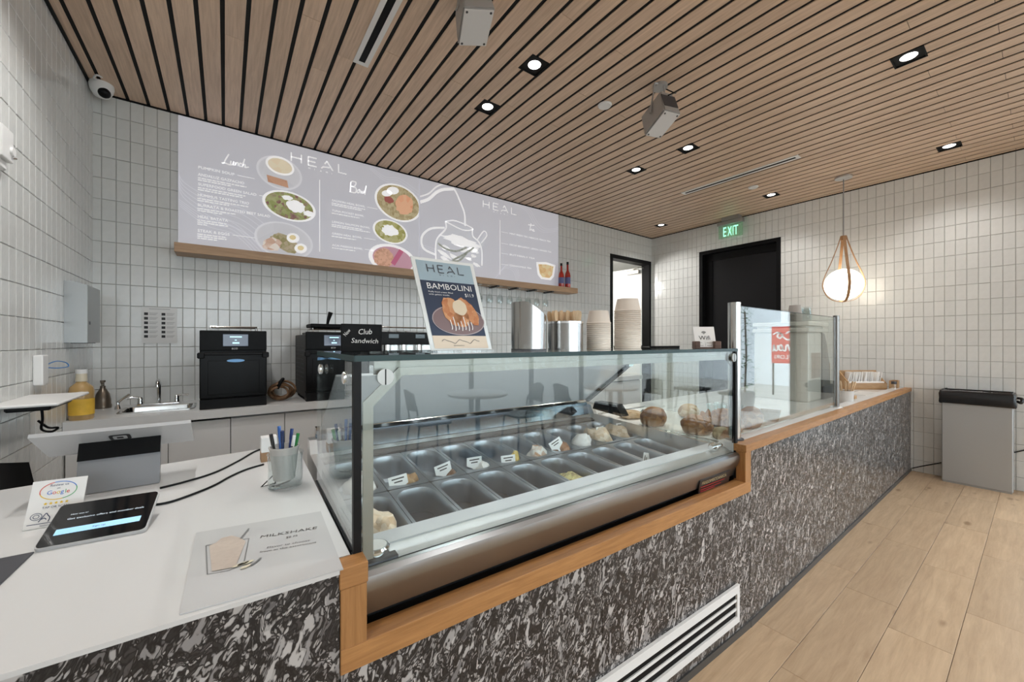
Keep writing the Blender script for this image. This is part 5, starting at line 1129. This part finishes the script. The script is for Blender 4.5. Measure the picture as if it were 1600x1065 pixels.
# wifi card in a wooden block, black tray
v0 = .10; ua, ub = deck_u(1085, v0), deck_u(1121, v0); wd = ub - ua
t = thing('wifi_card', 'white wifi card in a dark wooden holder at the right of the case top', 'card stand', LW((ua + ub) / 2, v0, DZ), -TH - .75)
W = .088; MB().bev(-W / 2 - .012, -.02, 0, -W / 2 + .012, .03, .036, .003).bev(W / 2 - .014, -.02, 0, W / 2 + .016, .03, .036, .003).box(-W / 2, -.012, 0, W / 2, .012, .008).build('holder', wood('walnut', (.06, .03, .018), (.13, .065, .04), (3, 12, 12), 6), t)
c = MB(); c.add([(-W / 2 - .002, .0, .004), (W / 2 + .002, 0, .004), (W / 2 - .002, .026, .105), (-W / 2 - .008, .026, .105), (-W / 2 - .002, .002, .004), (W / 2 + .002, .002, .004), (W / 2 - .002, .028, .105), (-W / 2 - .008, .028, .105)], [(0, 1, 2, 3), (7, 6, 5, 4), (0, 4, 5, 1), (1, 5, 6, 2), (2, 6, 7, 3), (3, 7, 4, 0)]).build('card', M_PAPER, t)
Mw = Matrix.LocRotScale(t.location, t.rotation_euler, None); o_ = Mw @ Vector((-W / 2 - .002, -.0004, .004)); pr = Print(o_, Mw.to_3x3() @ Vector((1, 0, 0)), Mw.to_3x3() @ Vector((-.004, .026, .101)))
pr.text('Wifi', .018, .04, .02, 1, width=.05)
for k, rr in enumerate((.004, .009, .014)): pr.ring(.043, .068, rr, rr, .0028 if k else .004, 1, 12, PI * .22, PI * .78)
pr.rect(.044, .008, .0447, .03); pr.text('network', .008, .024, .0045); pr.text('password', .05, .024, .0045); pr.text('HealGuest', .008, .01, .0045); pr.text('eatgood', .05, .01, .0045); pr.put('lettering', M_INK, t)
t = thing('black_tray', 'flat black tray at the right end of the case top', 'tray', LW(-.30, .33, DZ), -TH); MB().bev(0, 0, 0, .26, .24, .006, .003).bev(0, 0, .006, .26, .006, .012, .002).bev(0, .234, .006, .26, .24, .012, .002).build('tray', M_MATTEBLK, t)

# ================================================================== TILL END
ZW = ZT
t = thing('register_stand', 'white tablet register on a grey and black stand, seen from behind', 'cash register', (-.285, 1.82, ZW))
MB().prism([(-.0, .002), (.028, .002), (.062, .17), (.05, .17)], -.1, .1, 'x').build('support', mat('stand_grey', (.24, .24, .25), .35, .4), t)
MB().add([(-.1003, .031, .105), (.1003, .031, .105), (.1003, .0505, .1712), (-.1003, .0505, .1712), (-.1003, .0205, .105), (.1003, .0205, .105), (.1003, .049, .1718), (-.1003, .049, .1718)], [(4, 5, 6, 7)]).build('support_top', M_MATTEBLK, t)
m = MB(); y0, z0_, y1, z1_ = -.04, .205, .135, .108; th = .012; nv = Vector((0, -(z0_ - z1_), -(y1 - y0))).normalized() * th
oc = rrect(-.185, 0, .185, 1, .0001, 1); P0 = [(-.187, y0, z0_), (.187, y0, z0_), (.187, y1, z1_), (-.187, y1, z1_)]; P1 = [(x, y - nv.y, z - nv.z) for x, y, z in P0]
m.add(P0 + P1, [(0, 1, 2, 3), (7, 6, 5, 4), (0, 4, 5, 1), (1, 5, 6, 2), (2, 6, 7, 3), (3, 7, 4, 0)]).build('tablet_back', mat('tablet_white', (.45, .45, .455), .35), t)
e_ = Vector((0, y1 - y0, z1_ - z0_)); pr = Print(t.location + Vector((0, y0, z0_)), (1, 0, 0), -e_); 
pr.n = nv.normalized()
for sz, l, mm in ((.026, 1, M_INK), (.017, 2, mat('tablet_white', (0, 0, 0))), (.008, 3, M_INK)): pr.poly(rrect(-sz, -.07 - sz, sz, -.07 + sz, sz * .35, 3), l); pr.put('logo', mm, t)
# customer display
t = thing('payment_display', 'black customer payment screen lying on the till worktop', 'payment terminal', (-.262, 1.385, ZW))
tl = math.atan2(.05, .135); mt = Matrix.Rotation(-.09, 4, 'Z') @ Matrix.Rotation(tl, 4, 'X')
def tr(mb): mb.v = [tuple(mt @ Vector(p)) for p in mb.v]; return mb
tr(MB().prism(rrect(-.098, -.004, .098, .148, .010, 4), .002, .011, 'z')).build('body', M_LGREY, t, 40)
tr(MB().prism(rrect(-.096, -.002, .096, .146, .010, 4), .0112, .0125, 'z')).build('glass', mat('display_glass', (.006, .007, .009), .06, spec=.6), t)
tr(MB().box(-.06, .05, -.045, .06, .14, .002)).build('wedge', M_GREY, t) if False else MB().prism([(.02, .001), (.12, .001), (.12, .038), (.02, .006)], -.06, .06, 'x').build('wedge', M_GREY, t)
R3 = mt.to_3x3(); pr = Print(t.location + mt @ Vector((-.096, -.002, .0128)), R3 @ Vector((1, 0, 0)), R3 @ Vector((0, 1, 0)))
pr.rect(.02, .032, .175, .052, 1); pr.put('pay_button', glow('screen_blue', (.38, .70, .95), .62), t)
pr.text('How was it?', .03, .1, .0045); pr.text('Get exclusive offers and member deals', .028, .083, .0062, 1, width=.145); pr.put('screen_text', glow('screen_white', (.75, .85, .95), .6), t)
pr.text('Sign up', .085, .039, .006, 2); pr.put('button_text', mat('navy_ink', (.03, .1, .2), .5), t)
# review card
t = thing('review_card', 'white review card with a coloured oval standing behind the payment screen', 'card stand', (-.372, 1.56, ZW), -.12)
ca = math.radians(24); W, Hh = .105, .122
def lc(x, h, n=0): return Vector((x, h * math.sin(ca) - n * math.cos(ca), .001 + h * math.cos(ca) + n * math.sin(ca)))
m = MB(); q = [lc(-W / 2, 0), lc(W / 2, 0), lc(W / 2, Hh), lc(-W / 2, Hh)]; m.add([p + Vector((0, 0, 0)) for p in q] + [lc(-W / 2, 0, -.003), lc(W / 2, 0, -.003), lc(W / 2, Hh, -.003), lc(-W / 2, Hh, -.003)], [(0, 1, 2, 3), (7, 6, 5, 4), (0, 4, 5, 1), (1, 5, 6, 2), (2, 6, 7, 3), (3, 7, 4, 0)]).build('card', M_PAPER, t)
MB().prism([(.0, .0), (.1, .0), (.1, .003), (.0, .003)], -W / 2, W / 2, 'x').build('foot', M_JAR, t)
Mw = Matrix.LocRotScale(t.location, t.rotation_euler, None); pr = Print(Mw @ lc(-W / 2, 0, .0003), Mw.to_3x3() @ Vector((1, 0, 0)), Mw.to_3x3() @ (lc(0, 1) - lc(0, 0)))
GC = [('blue', (.06, .2, .62)), ('red', (.7, .09, .06)), ('yellow', (.8, .52, .03)), ('green', (.06, .4, .13))]
for i, (nm, c) in enumerate(GC):
    pr.ring(W / 2, .092, .036, .024, .0018, 1, 14, PI * .5 * i + .3, PI * .5 * (i + 1) + .3)
    for j, ch in enumerate('Google'):
        if [0, 1, 2, 0, 3, 1][j] == i: pr.text(ch, W / 2 - .022 + [0, .0105, .0185, .0265, .0345, .0375][j], .083, .0105)
    if nm == 'yellow':
        for k in range(5):
            x_, y_ = W / 2 - .02 + k * .01, .06; pr.poly([(x_ + (.0042 if q % 2 == 0 else .0018) * math.sin(q * PI / 5), y_ + (.0042 if q % 2 == 0 else .0018) * math.cos(q * PI / 5)) for q in range(9, -1, -1)])
    pr.put('print_' + nm, mat('print_' + nm, c, .5), t)
pr.text('Review us', W / 2 - .018, .104, .006, 1, width=.036); pr.text('on', W / 2 - .004, .096, .0045); pr.text('TAP OR SCAN', W / 2 - .025, .048, .005, 1, width=.05); pr.rect(.006, .0105, W - .03, .012); pr.text('healmiami', .03, .004, .004)
pr.ring(.02, .03, .011, .009, .0012); pr.ring(.02, .03, .006, .005, .0012); pr.line([(.026, .016), (.034, .03), (.038, .036), (.042, .03), (.046, .024), (.044, .014)], .0018, 1, 4); pr.line([(.03, .022), (.036, .024), (.04, .02)], .0018, 1, 4); pr.put('lettering', mat('print_navy', (.03, .05, .12), .5), t)
# dark menu card
t = thing('dark_menu_card', 'dark grey menu card lying at the left edge of the till worktop', 'menu', (-.358, 1.39, ZW), math.radians(-3)); MB().bev(-.22, -.31, 0, 0, 0, .004, .001).build('card', mat('slate_card', (.055, .055, .065), .35), t)
pr = Print((-.358, 1.39, ZW + .004), (math.cos(-.052), math.sin(-.052), 0), (-math.sin(-.052), math.cos(-.052), 0))
for k in range(5): pr.rect(-.16, -.075 - k * .012, -.08 - .01 * (k % 3), -.0725 - k * .012)
pr.text('HEAL', -.045, -.13, .008); pr.put('lettering', M_LGREY, t)
# milkshake sheet
c0, c1, c2, c3 = Vector((-.066, .918, 0)), Vector((.205, .893, 0)), Vector((.222, 1.235, 0)), Vector((-.06, 1.285, 0))
t = thing('milkshake_sheet', 'clear covered milkshake advert sheet lying on the till worktop', 'menu', (-.066, .918, ZW)); b_ = t.location.copy(); b_.z = 0
m = MB(); q = [c - b_ for c in (c0, c1, c2, c3)]; m.add([(p.x, p.y, .0003) for p in q] + [(p.x, p.y, .0028) for p in q], [(3, 2, 1, 0), (4, 5, 6, 7), (0, 1, 5, 4), (1, 2, 6, 5), (2, 3, 7, 6), (3, 0, 4, 7)]).build('sheet', mat('advert_paper', (.57, .57, .57), .15, spec=.5), t)
pr = Print((-.066, .918, ZW + .003), (c1 - c0), Vector((0, 0, 1)).cross(c1 - c0))
def ap(px, py): return pr.xy(onZ(px, py, ZW + .003))
a = ap(405, 841); b = ap(495, 826); wT = math.hypot(b[0] - a[0], b[1] - a[1]); ro = math.atan2(b[1] - a[1], b[0] - a[0])
pr.text('MILKSHAKE', a[0], a[1], .0145, 1, width=wT, rot=ro); a = ap(446, 841); pr.text('$8.75', a[0], a[1], .009, 1, width=.026, rot=ro)
a = ap(416, 857); pr.text('Flavor to choose', a[0], a[1], .0088, 1, width=.092, rot=ro); a = ap(405, 864); pr.text('from in the assortment', a[0], a[1], .0082, 1, width=.118, rot=ro); pr.put('lettering', mat('brown_ink', (.10, .09, .085), .5), t)
gl = [ap(*p) for p in ((322, 852), (324, 897), (358, 891), (381, 880), (389, 841))]; pr.line(gl + [gl[0]], .0026, 1); pr.put('glass_picture', mat('print_grey', (.22, .22, .22), .5), t)
pr.poly([ap(*p) for p in ((330, 890), (366, 883), (381, 846), (374, 842), (362, 836), (345, 839), (338, 847), (327, 852))][::-1] if False else [ap(*p) for p in ((331, 893), (368, 886), (384, 846), (376, 841), (362, 837), (346, 841), (338, 848), (327, 853))], 2); pr.put('shake_picture', food('print_shake', [(.54, .45, .385), (.58, .49, .42)], 120, .4), t)
pr.line([ap(*p) for p in ((376, 842), (389, 826))], .004, 3); pr.line([ap(*p) for p in ((392, 884), (402, 877), (408, 872))], .005, 3); pr.put('spoon_picture', mat('print_grey', (0, 0, 0)), t)
for p in ((372, 884), (380, 881), (388, 879), (384, 886)): x_, y_ = ap(*p); pr.ell(x_, y_, .011, .005, .4, 3, 14)
pr.put('flower_picture', mat('print_vanilla', (.72, .66, .5), .5), t)
# jar with pen cup
jx, jy = .165, 1.525
t = thing('glass_jar', 'clear glass jar with cutlery in its foot beside the case end', 'jar', (jx, jy, ZW))
MB().lathe([(0, .001), (.045, .001), (.052, .006), (.052, .11), (.0545, .114), (.0545, .117), (.05, .117), (.0495, .01), (0, .008)], n=28).build('wall', M_JAR, t, 50)
m = MB().tube([(-.03, -.015, .012), (.01, .0, .016), (.03, .012, .03)], .003, 6).bev(-.042, -.03, .01, -.018, -.005, .013, .001); m.build('fork', M_CHROME, t, 40)
t = thing('pen_cup', 'frosted plastic cup of pens set in the glass jar', 'cup', (jx - .004, jy, ZW + .028)); MB().lathe([(0, .0), (.032, .0), (.044, .105), (.0462, .108), (.0462, .111), (.0415, .111), (.031, .003), (0, .003)], n=26).build('body', glass('frosted_plastic', (.9, .88, .85), .05, .2, .55, (.72, .69, .66)), t, 50)
PENS = [('green', (.03, .25, .06)), ('dark blue', (.02, .05, .22)), ('bright blue', (.05, .16, .5)), ('white', (.7, .7, .7)), ('black', (.015, .015, .015)), ('navy', (.015, .03, .1)), ('black and white', (.02, .02, .02))]
for k, (nm, c) in enumerate(PENS):
    a = k * 2 * PI / len(PENS); t = thing('pen', f'{nm} pen standing in the frosted cup', 'pen', (jx - .004 + .015 * math.cos(a), jy + .015 * math.sin(a), ZW + .033), 0, 'pens in the cup')
    d = Vector((.19 * math.cos(a), .19 * math.sin(a), 1)).normalized(); ln = .135 + .012 * (k % 3)
    MB().cyl((0, 0, 0), d * ln, .0045, 8).build('barrel', mat('pen_' + nm.replace(' ', '_'), c, .3), t, 40); MB().cyl(d * ln * .82, d * (ln + .01), .0055, 8).box(*(d * ln * .9 + Vector((-.001, -.008, -.015))), *(d * ln * .9 + Vector((.001, -.005, .02)))).build('cap', M_WPLAS if nm in ('black and white', 'white') else mat('pen_' + nm.replace(' ', '_'), c, .3), t, 40)
t = thing('candle_box', 'small box, white above and brown below, behind the glass jar', 'box', (.117, 1.885, ZW)); MB().bev(0, 0, 0, .058, .055, .038, .001).build('base', mat('kraft', (.33, .2, .11), .7), t); MB().bev(.001, .001, .038, .057, .054, .098, .001).build('top', M_WPLAS, t)
t = thing('binder_clip', 'black triangular clip lying beside the glass jar', 'clip', (.098, 1.56, ZW)); MB().tube([(0, 0, .003), (.042, .012, .003), (.038, .012, .034)], .003, 6, closed=True).build('wire', M_MATTEBLK, t, 40)
for lb, pts in (('black cable running from the register stand past the box', [(250, 762), (290, 752), (335, 738), (372, 720), (396, 706), (412, 700)]), ('black cable running from the payment screen to the box', [(236, 789), (272, 782), (330, 760), (360, 744), (385, 733), (412, 725)])):
    t = tag(MB().tube(spline([onZ(x, y, ZW + .004) for x, y in pts], 6), .0035, 6).build('cable', M_BLACK, None, 60), lb, 'cable')

# ================================================================== RIGHT-HAND COUNTER
# glass guard
t = thing('glass_guard', 'upright glass guard between two steel posts on the counter', 'sneeze guard', (2.075, .925, ZT)); gx = 3.715 - 2.075
MB().cyl((0, 0, 0), (0, 0, .69), .029, 24).build('post', M_STEELV, t, 40); MB().cyl((gx, 0, 0), (gx, 0, .69), .019, 20).build('post', mat('dark_post', (.2, .19, .18), .25, .9), t, 40)
for xx, rr in ((0, .043), (gx, .04)): MB().lathe([(0, -.0004), (rr, -.0004), (rr, .006), (rr * .8, .008), (0, .008)], (xx, 0, 0), 20).build('flange', M_DARK if xx == 0 else M_SATIN, t, 40)
MB().box(.03, -.004, .012, gx - .02, .004, .675).build('pane', M_GUARD, t); MB().box(.03, -.0042, .675, gx - .02, .0042, .6765).build('pane_edge', M_GEDGE, t)
# pastries on paper over a steel tray
SZ = .865
t = thing('pastry_tray', 'steel tray lined with white paper holding the pastries', 'tray', (2.04, 1.0, SZ)); MB().bev(0, -.04, .0, .62, .86, .006, .002).bev(0, -.04, .006, .62, -.03, .014, .002).bev(0, .85, .006, .62, .86, .014, .002).build('tray', M_STEEL, t); MB().box(.01, -.025, .0062, .6, .84, .0075).build('paper', M_PAPER, t)
PA = food('croissant', [(.14, .045, .014), (.28, .105, .032), (.42, .19, .07)], 30, .45, bump=.5)
PG = food('sugar_bun', [(.30, .15, .06), (.5, .33, .17), (.66, .52, .36)], 26, .6, bump=.5)
def croissant(label, x, y, rz, s=1.0, m=PA, z=SZ + .008):
    b = MB(); n = 15; pts = []; rs = []
    for k in range(n):
        q = -1 + 2 * k / (n - 1); a = q * 1.25; rr = (.04 * (1 - abs(q) ** 2.2) + .008) * (1 + .16 * math.cos(k * PI)); pts.append((.085 * math.sin(a) * s, (.05 - .055 * math.cos(a)) * s, max(rr * .85, .012) * s)); rs.append(rr * s)
    o = b.tube(pts, rs, 12).build('croissant', m, None, 75); o.location = (x, y, z); o.rotation_euler = (0, 0, rz); return tag(o, label, 'pastry', 'pastries on the counter tray')
def bun(label, x, y, s, m, sq=.62, z=SZ + .008, seed=1):
    from mathutils import noise as NZ
    bm = bmesh.new(); bmesh.ops.create_icosphere(bm, subdivisions=3, radius=1)
    for v in bm.verts:
        k = 1 + .12 * NZ.noise(v.co * 1.7 + Vector((seed, 0, 0))) + .05 * NZ.noise(v.co * 5 + Vector((0, seed, 0))); v.co = Vector((v.co.x * s * k, v.co.y * s * .85 * k, max(v.co.z, -.75) * s * sq * k + .75 * s * sq))
    o = MB().bm(bm).build('pastry', m, None, 60); o.location = (x, y, z); return tag(o, label, 'pastry', 'pastries on the counter tray')
def pz(px, py): p = onZ(px, py, SZ + .01); return p.x, p.y
for lb, px, py, s, m, sq in (('large brown pastry at the left of the tray', 1000, 668, .088, PA, .75), ('round brown bun in the middle of the tray', 1055, 684, .082, PA, .72), ('small golden bun at the front of the tray', 1108, 690, .052, PG, .7), ('square golden pastry nearest the guard post', 1128, 691, .055, PA, .6), ('pale sugar-dusted bun at the back of the tray', 1076, 651, .075, PG, .7)):
    x, y = pz(px, py); bun(lb, max(x, 2.10), y, s, m, sq, seed=px)
for lb, px, py, rz, s in (('brown croissant behind the small golden bun', 1097, 676, .6, .95), ('croissant at the back right of the tray', 1128, 664, -.3, 1.05), ('croissant beside the guard post', 1145, 672, .9, .9), ('croissant lying above the others near the dark chair reflection', 1112, 663, 2.2, .95)):
    x, y = pz(px, py); croissant(lb, max(x, 2.14), y, rz, s)
x, y = pz(985, 652); bun('flat almond pastry at the far left of the tray', x, y, .085, PG, .35, seed=5)
x, y = pz(1178, 668); croissant('croissant alone behind the glass guard', x + .02, y + .03, .3, 1.2)
t = thing('pastry_tongs', 'steel serving tongs lying behind the pastries', 'tongs', (2.36, 1.66, SZ + .012), .35)
for s in (-1, 1): MB().tube(spline([(-.12, 0, .008), (0, s * .018, .012), (.1, s * .03, .01)], 5), .004, 6).lathe([(0, 0), (.028, .002), (.03, .006), (0, .01)], (.125, s * .03, .004), 14, sy=.6).build('arm', M_CHROME, t, 50)
# kraft tray, napkin pack and plastic tubs behind the guard
t = thing('kraft_tray', 'brown paper food tray behind the glass guard', 'food tray', (2.93, 1.08, SZ), .3); m = MB(); a, b, h = .085, .06, .055
m.add([(-a * .8, -b * .8, 0), (a * .8, -b * .8, 0), (a * .8, b * .8, 0), (-a * .8, b * .8, 0), (-a, -b, h), (a, -b, h), (a, b, h), (-a, b, h), (-a + .003, -b + .003, h), (a - .003, -b + .003, h), (a - .003, b - .003, h), (-a + .003, b - .003, h), (-a * .78, -b * .78, .003), (a * .78, -b * .78, .003), (a * .78, b * .78, .003), (-a * .78, b * .78, .003)],
      [(3, 2, 1, 0)] + [(i, (i + 1) % 4, 4 + (i + 1) % 4, 4 + i) for i in range(4)] + [(4 + i, 4 + (i + 1) % 4, 8 + (i + 1) % 4, 8 + i) for i in range(4)] + [(8 + i, 8 + (i + 1) % 4, 12 + (i + 1) % 4, 12 + i) for i in range(4)] + [(12, 13, 14, 15)]).build('tray', mat('kraft_tray', (.36, .25, .15), .7), t)
for k in range(4): o = MB().lathe([(.03, 0), (.042, .1), (.044, .1), (.032, 0)], n=20).build('plastic_tumbler', M_JAR, None, 50); o.location = (2.62 + .095 * (k % 2), 1.2 + .1 * (k // 2), SZ); tag(o, 'clear plastic tumbler standing behind the glass guard', 'cup', 'clear tumblers behind the guard')
# coffee brewer with cups on top
t = thing('coffee_brewer', 'tall grey coffee brewer behind the right end of the guard', 'coffee machine', (3.98, 1.18, SZ))
bg_ = mat('brewer_grey', (.62, .60, .55), .35, .1)
MB().bev(0, 0, 0, .34, .42, .60, .015, seg=2).build('body', bg_, t); MB().bev(-.01, -.01, .60, .5, .43, .635, .006).bev(-.01, -.01, .655, .5, .43, .69, .006).bev(.02, .02, .635, .46, .40, .655, .004).build('top_shelf', bg_, t)
MB().prism([(.34, .12), (.56, .12), (.54, .3), (.46, .5), (.40, .585), (.34, .6)], -.006, .42, 'y').build('front_hood', mat('brewer_dark', (.10, .10, .095), .35), t); MB().bev(.34, -.02, 0, .66, .42, .12, .01).build('drip_tray', M_DARK, t)
MB().bev(.08, -.004, .2, .3, .0, .42, .003).build('side_panel', mat('brewer_bronze', (.36, .29, .24), .35, .4), t)
cg = mat('grey_paper_cup', (.36, .33, .30), .6)
for k in range(8):
    o = MB().lathe([(.052, 0), (.055, .002), (.055, .005), (.051, .007), (.042, .085), (.0, .085)], n=24, cap0=False).build('paper_cup', cg, None, 40) if k == 0 else bpy.data.objects.new('paper_cup', o.data)
    if k: COL.objects.link(o)
    o.location = (4.06, 1.30, SZ + .69 + k * .009); tag(o, 'beige paper cup upside down in the stack on the coffee brewer', 'cup', 'cup stack on the brewer')
for k in range(6):
    o = MB().lathe([(.046, 0), (.048, .003), (.046, .006), (.036, .11), (0, .11)], n=20, cap0=False).build('clear_cup', M_JAR, None, 40) if k == 0 else bpy.data.objects.new('clear_cup', o.data)
    if k: COL.objects.link(o)
    o.location = (4.33, 1.30, SZ + .69 + k * .008); tag(o, 'clear plastic cup upside down in the stack on the coffee brewer', 'cup', 'clear cup stack on the brewer')
# napkins, cutlery and small boxes by the right wall
t = thing('napkin_box', 'oak box of white napkins at the wall end of the counter', 'napkin holder', (5.60, 1.12, SZ), -.62); W = .42
nb = wood('box_oak', (.38, .22, .10), (.55, .34, .17), (2, 14, 14), 6)
MB().bev(-W / 2, .0, 0, W / 2, .14, .012, .002).build('floor', nb, t); MB().bev(-W / 2, .128, .012, W / 2, .14, .20, .002).build('back', nb, t); MB().bev(-W / 2, -.0, .012, W / 2, .012, .07, .002).build('front', nb, t)
for s in (-1, 1): MB().prism([(.012, .012), (.128, .012), (.128, .19), (.012, .075)], s * W / 2 - (.012 if s > 0 else 0), s * W / 2 + (.012 if s < 0 else 0), 'x').build('side', nb, t)
MB().bev(-W / 2 + .015, .014, .0125, W / 2 - .015, .06, .085, .004).build('napkin_pile', M_PAPER, t)
ct, st_ = math.cos(-.62), math.sin(-.62); nm_ = None
for k in range(22):
    x_ = -W / 2 + .03 + k * (W - .06) / 21; y_ = .095
    if nm_ is None: o = MB().bev(-.002, -.03, 0, .006, .03, .175, .0015).build('napkin', M_PAPER); nm_ = o.data
    else: o = bpy.data.objects.new('napkin', nm_); COL.objects.link(o)
    o.location = (5.60 + x_ * ct - y_ * st_, 1.12 + x_ * st_ + y_ * ct, SZ + .013); o.rotation_euler = (random.uniform(-.1, .05), random.uniform(.05, .35), -.62 + random.uniform(-.2, .2)); tag(o, 'white napkin standing in the oak box by the right wall', 'napkin', 'napkins in the oak box')
t = thing('kraft_cup_rack', 'stack of brown cup sleeves at the right end behind the napkins', 'sleeves', (5.36, 1.44, SZ))
for k in range(9): MB().lathe([(.044, .03 * k), (.052, .03 * k + .028), (.052, .03 * k + .042), (.046, .03 * k + .03)], n=20, cap0=False, cap1=False).build('sleeve', mat('kraft_sleeve', (.34, .2, .1), .7), t, 40)
t = thing('cutlery_pot', 'pale pot of wooden cutlery at the right end of the guard', 'pot', (4.18, .975, ZT - .024)); MB().lathe([(0, 0), (.046, 0), (.052, .11), (.049, .11), (.043, .005), (0, .005)], n=24).build('pot', mat('pot_grey', (.60, .58, .55), .4), t, 50)
for k in range(12):
    a = k * 2.4; d = Vector((.22 * math.cos(a), .22 * math.sin(a), 1)).normalized(); o = MB().tube([(0, 0, 0), d * .14, d * .165, d * .185], [.003, .004, .008, .004], 6).build('wooden_fork', spw, None, 60); o.location = (4.18 + .02 * math.cos(a), .975 + .02 * math.sin(a), ZT - .018); tag(o, 'wooden fork standing in the pale pot', 'fork', 'wooden cutlery in the pot')
t = thing('paper_placemat', 'light grey paper sheet on the counter before the napkins', 'paper', (4.95, .985, SZ)); MB().bev(0, 0, 0, .42, .16, .002, .0005).build('sheet', mat('grey_sheet', (.6, .59, .57), .6), t)
t = thing('wooden_tag', 'small wooden block tag beside the cutlery pot', 'tag', (4.40, .985, SZ)); MB().bev(-.03, -.025, 0, .03, .025, .05, .003).build('block', nb, t); MB().bev(-.012, -.004, .05, .012, .004, .1, .002).build('stem', M_DARK, t)
t = thing('pepper_shaker', 'small glass shaker with dark cap beside the napkins', 'shaker', (5.70, .935, ZT - .024)); MB().lathe([(0, 0), (.024, 0), (.02, .07), (0, .07)], n=18).build('body', M_JAR, t, 50); MB().lathe([(.022, .07), (.022, .098), (0, .1)], n=18).build('cap', M_DARK, t, 40)
for i, (x, lb) in enumerate(((5.80, 'small open oak box at the very end of the counter'), (5.872, 'tiny oak box touching the right wall'))):
    t = thing('oak_box', lb, 'box', (x, .95, SZ), 0, 'small oak boxes'); s = .034 if i == 0 else .026
    MB().box(-s, -s, 0, s, s, .006).build('floor', nb, t)
    for a in ((-s, -s, .006, s, -s + .005, .1), (-s, s - .005, .006, s, s, .1), (-s, -s + .005, .006, -s + .005, s - .005, .1), (s - .005, -s + .005, .006, s, s - .005, .1)): MB().box(*a).build('side', nb, t)
# bin by the right wall
t = thing('waste_bin', 'tall grey waste bin with a black bag by the right wall', 'bin', (5.735, .158, 0)); bg2 = mat('bin_grey', (.42, .43, .43), .42, .35)
MB().bev(0, .002, .012, .19, .44, .80, .006).box(.006, .008, 0, .184, .434, .012).build('body', bg2, t)
b = MB(); n = 40
ring = [Vector((x, y, 0)) for x, y in rrect(-.012, -.01, .198, .452, .02, 9)]
for j, (zz, off_) in enumerate(((.778, .002), (.79, .008), (.83, .004), (.87, .007), (.905, .0), (.912, -.02), (.86, -.04))):
    for i, p in enumerate(ring): c = Vector((.093, .221, 0)); d = (p - c).normalized(); q = p + d * (off_ + random.uniform(-.003, .003)); b.v.append((q.x, q.y, zz + random.uniform(-.004, .004)))
k = len(ring)
for j in range(6):
    for i in range(k): b.f.append((j * k + i, j * k + (i + 1) % k, (j + 1) * k + (i + 1) % k, (j + 1) * k + i)); b.mi.append(0)
b.f.append(tuple(range(6 * k, 7 * k))); b.mi.append(0); b.build('bag', mat('bag_black', (.01, .01, .011), .22, spec=.6), t, 60)
MB().tube(spline([(.06, -.02, .87), (.05, -.045, .865), (.04, -.04, .83), (.06, -.02, .84)], 5), [.012] * 16, 6).build('bag_knot', mat('bag_black', (0, 0, 0)), t, 60)
p0 = onX(1424, 728, XR - .012); tag(MB().tube(spline([(XR - .012, .83, .03), (XR - .012, .72, .09), (XR - .012, .5, .2), (XR - .012, .2, .33), (XR - .012, .05, .42)], 6), .005, 6).build('wall_cable', M_BLACK, None, 60), 'thin black cable running along the right wall behind the bin', 'cable')
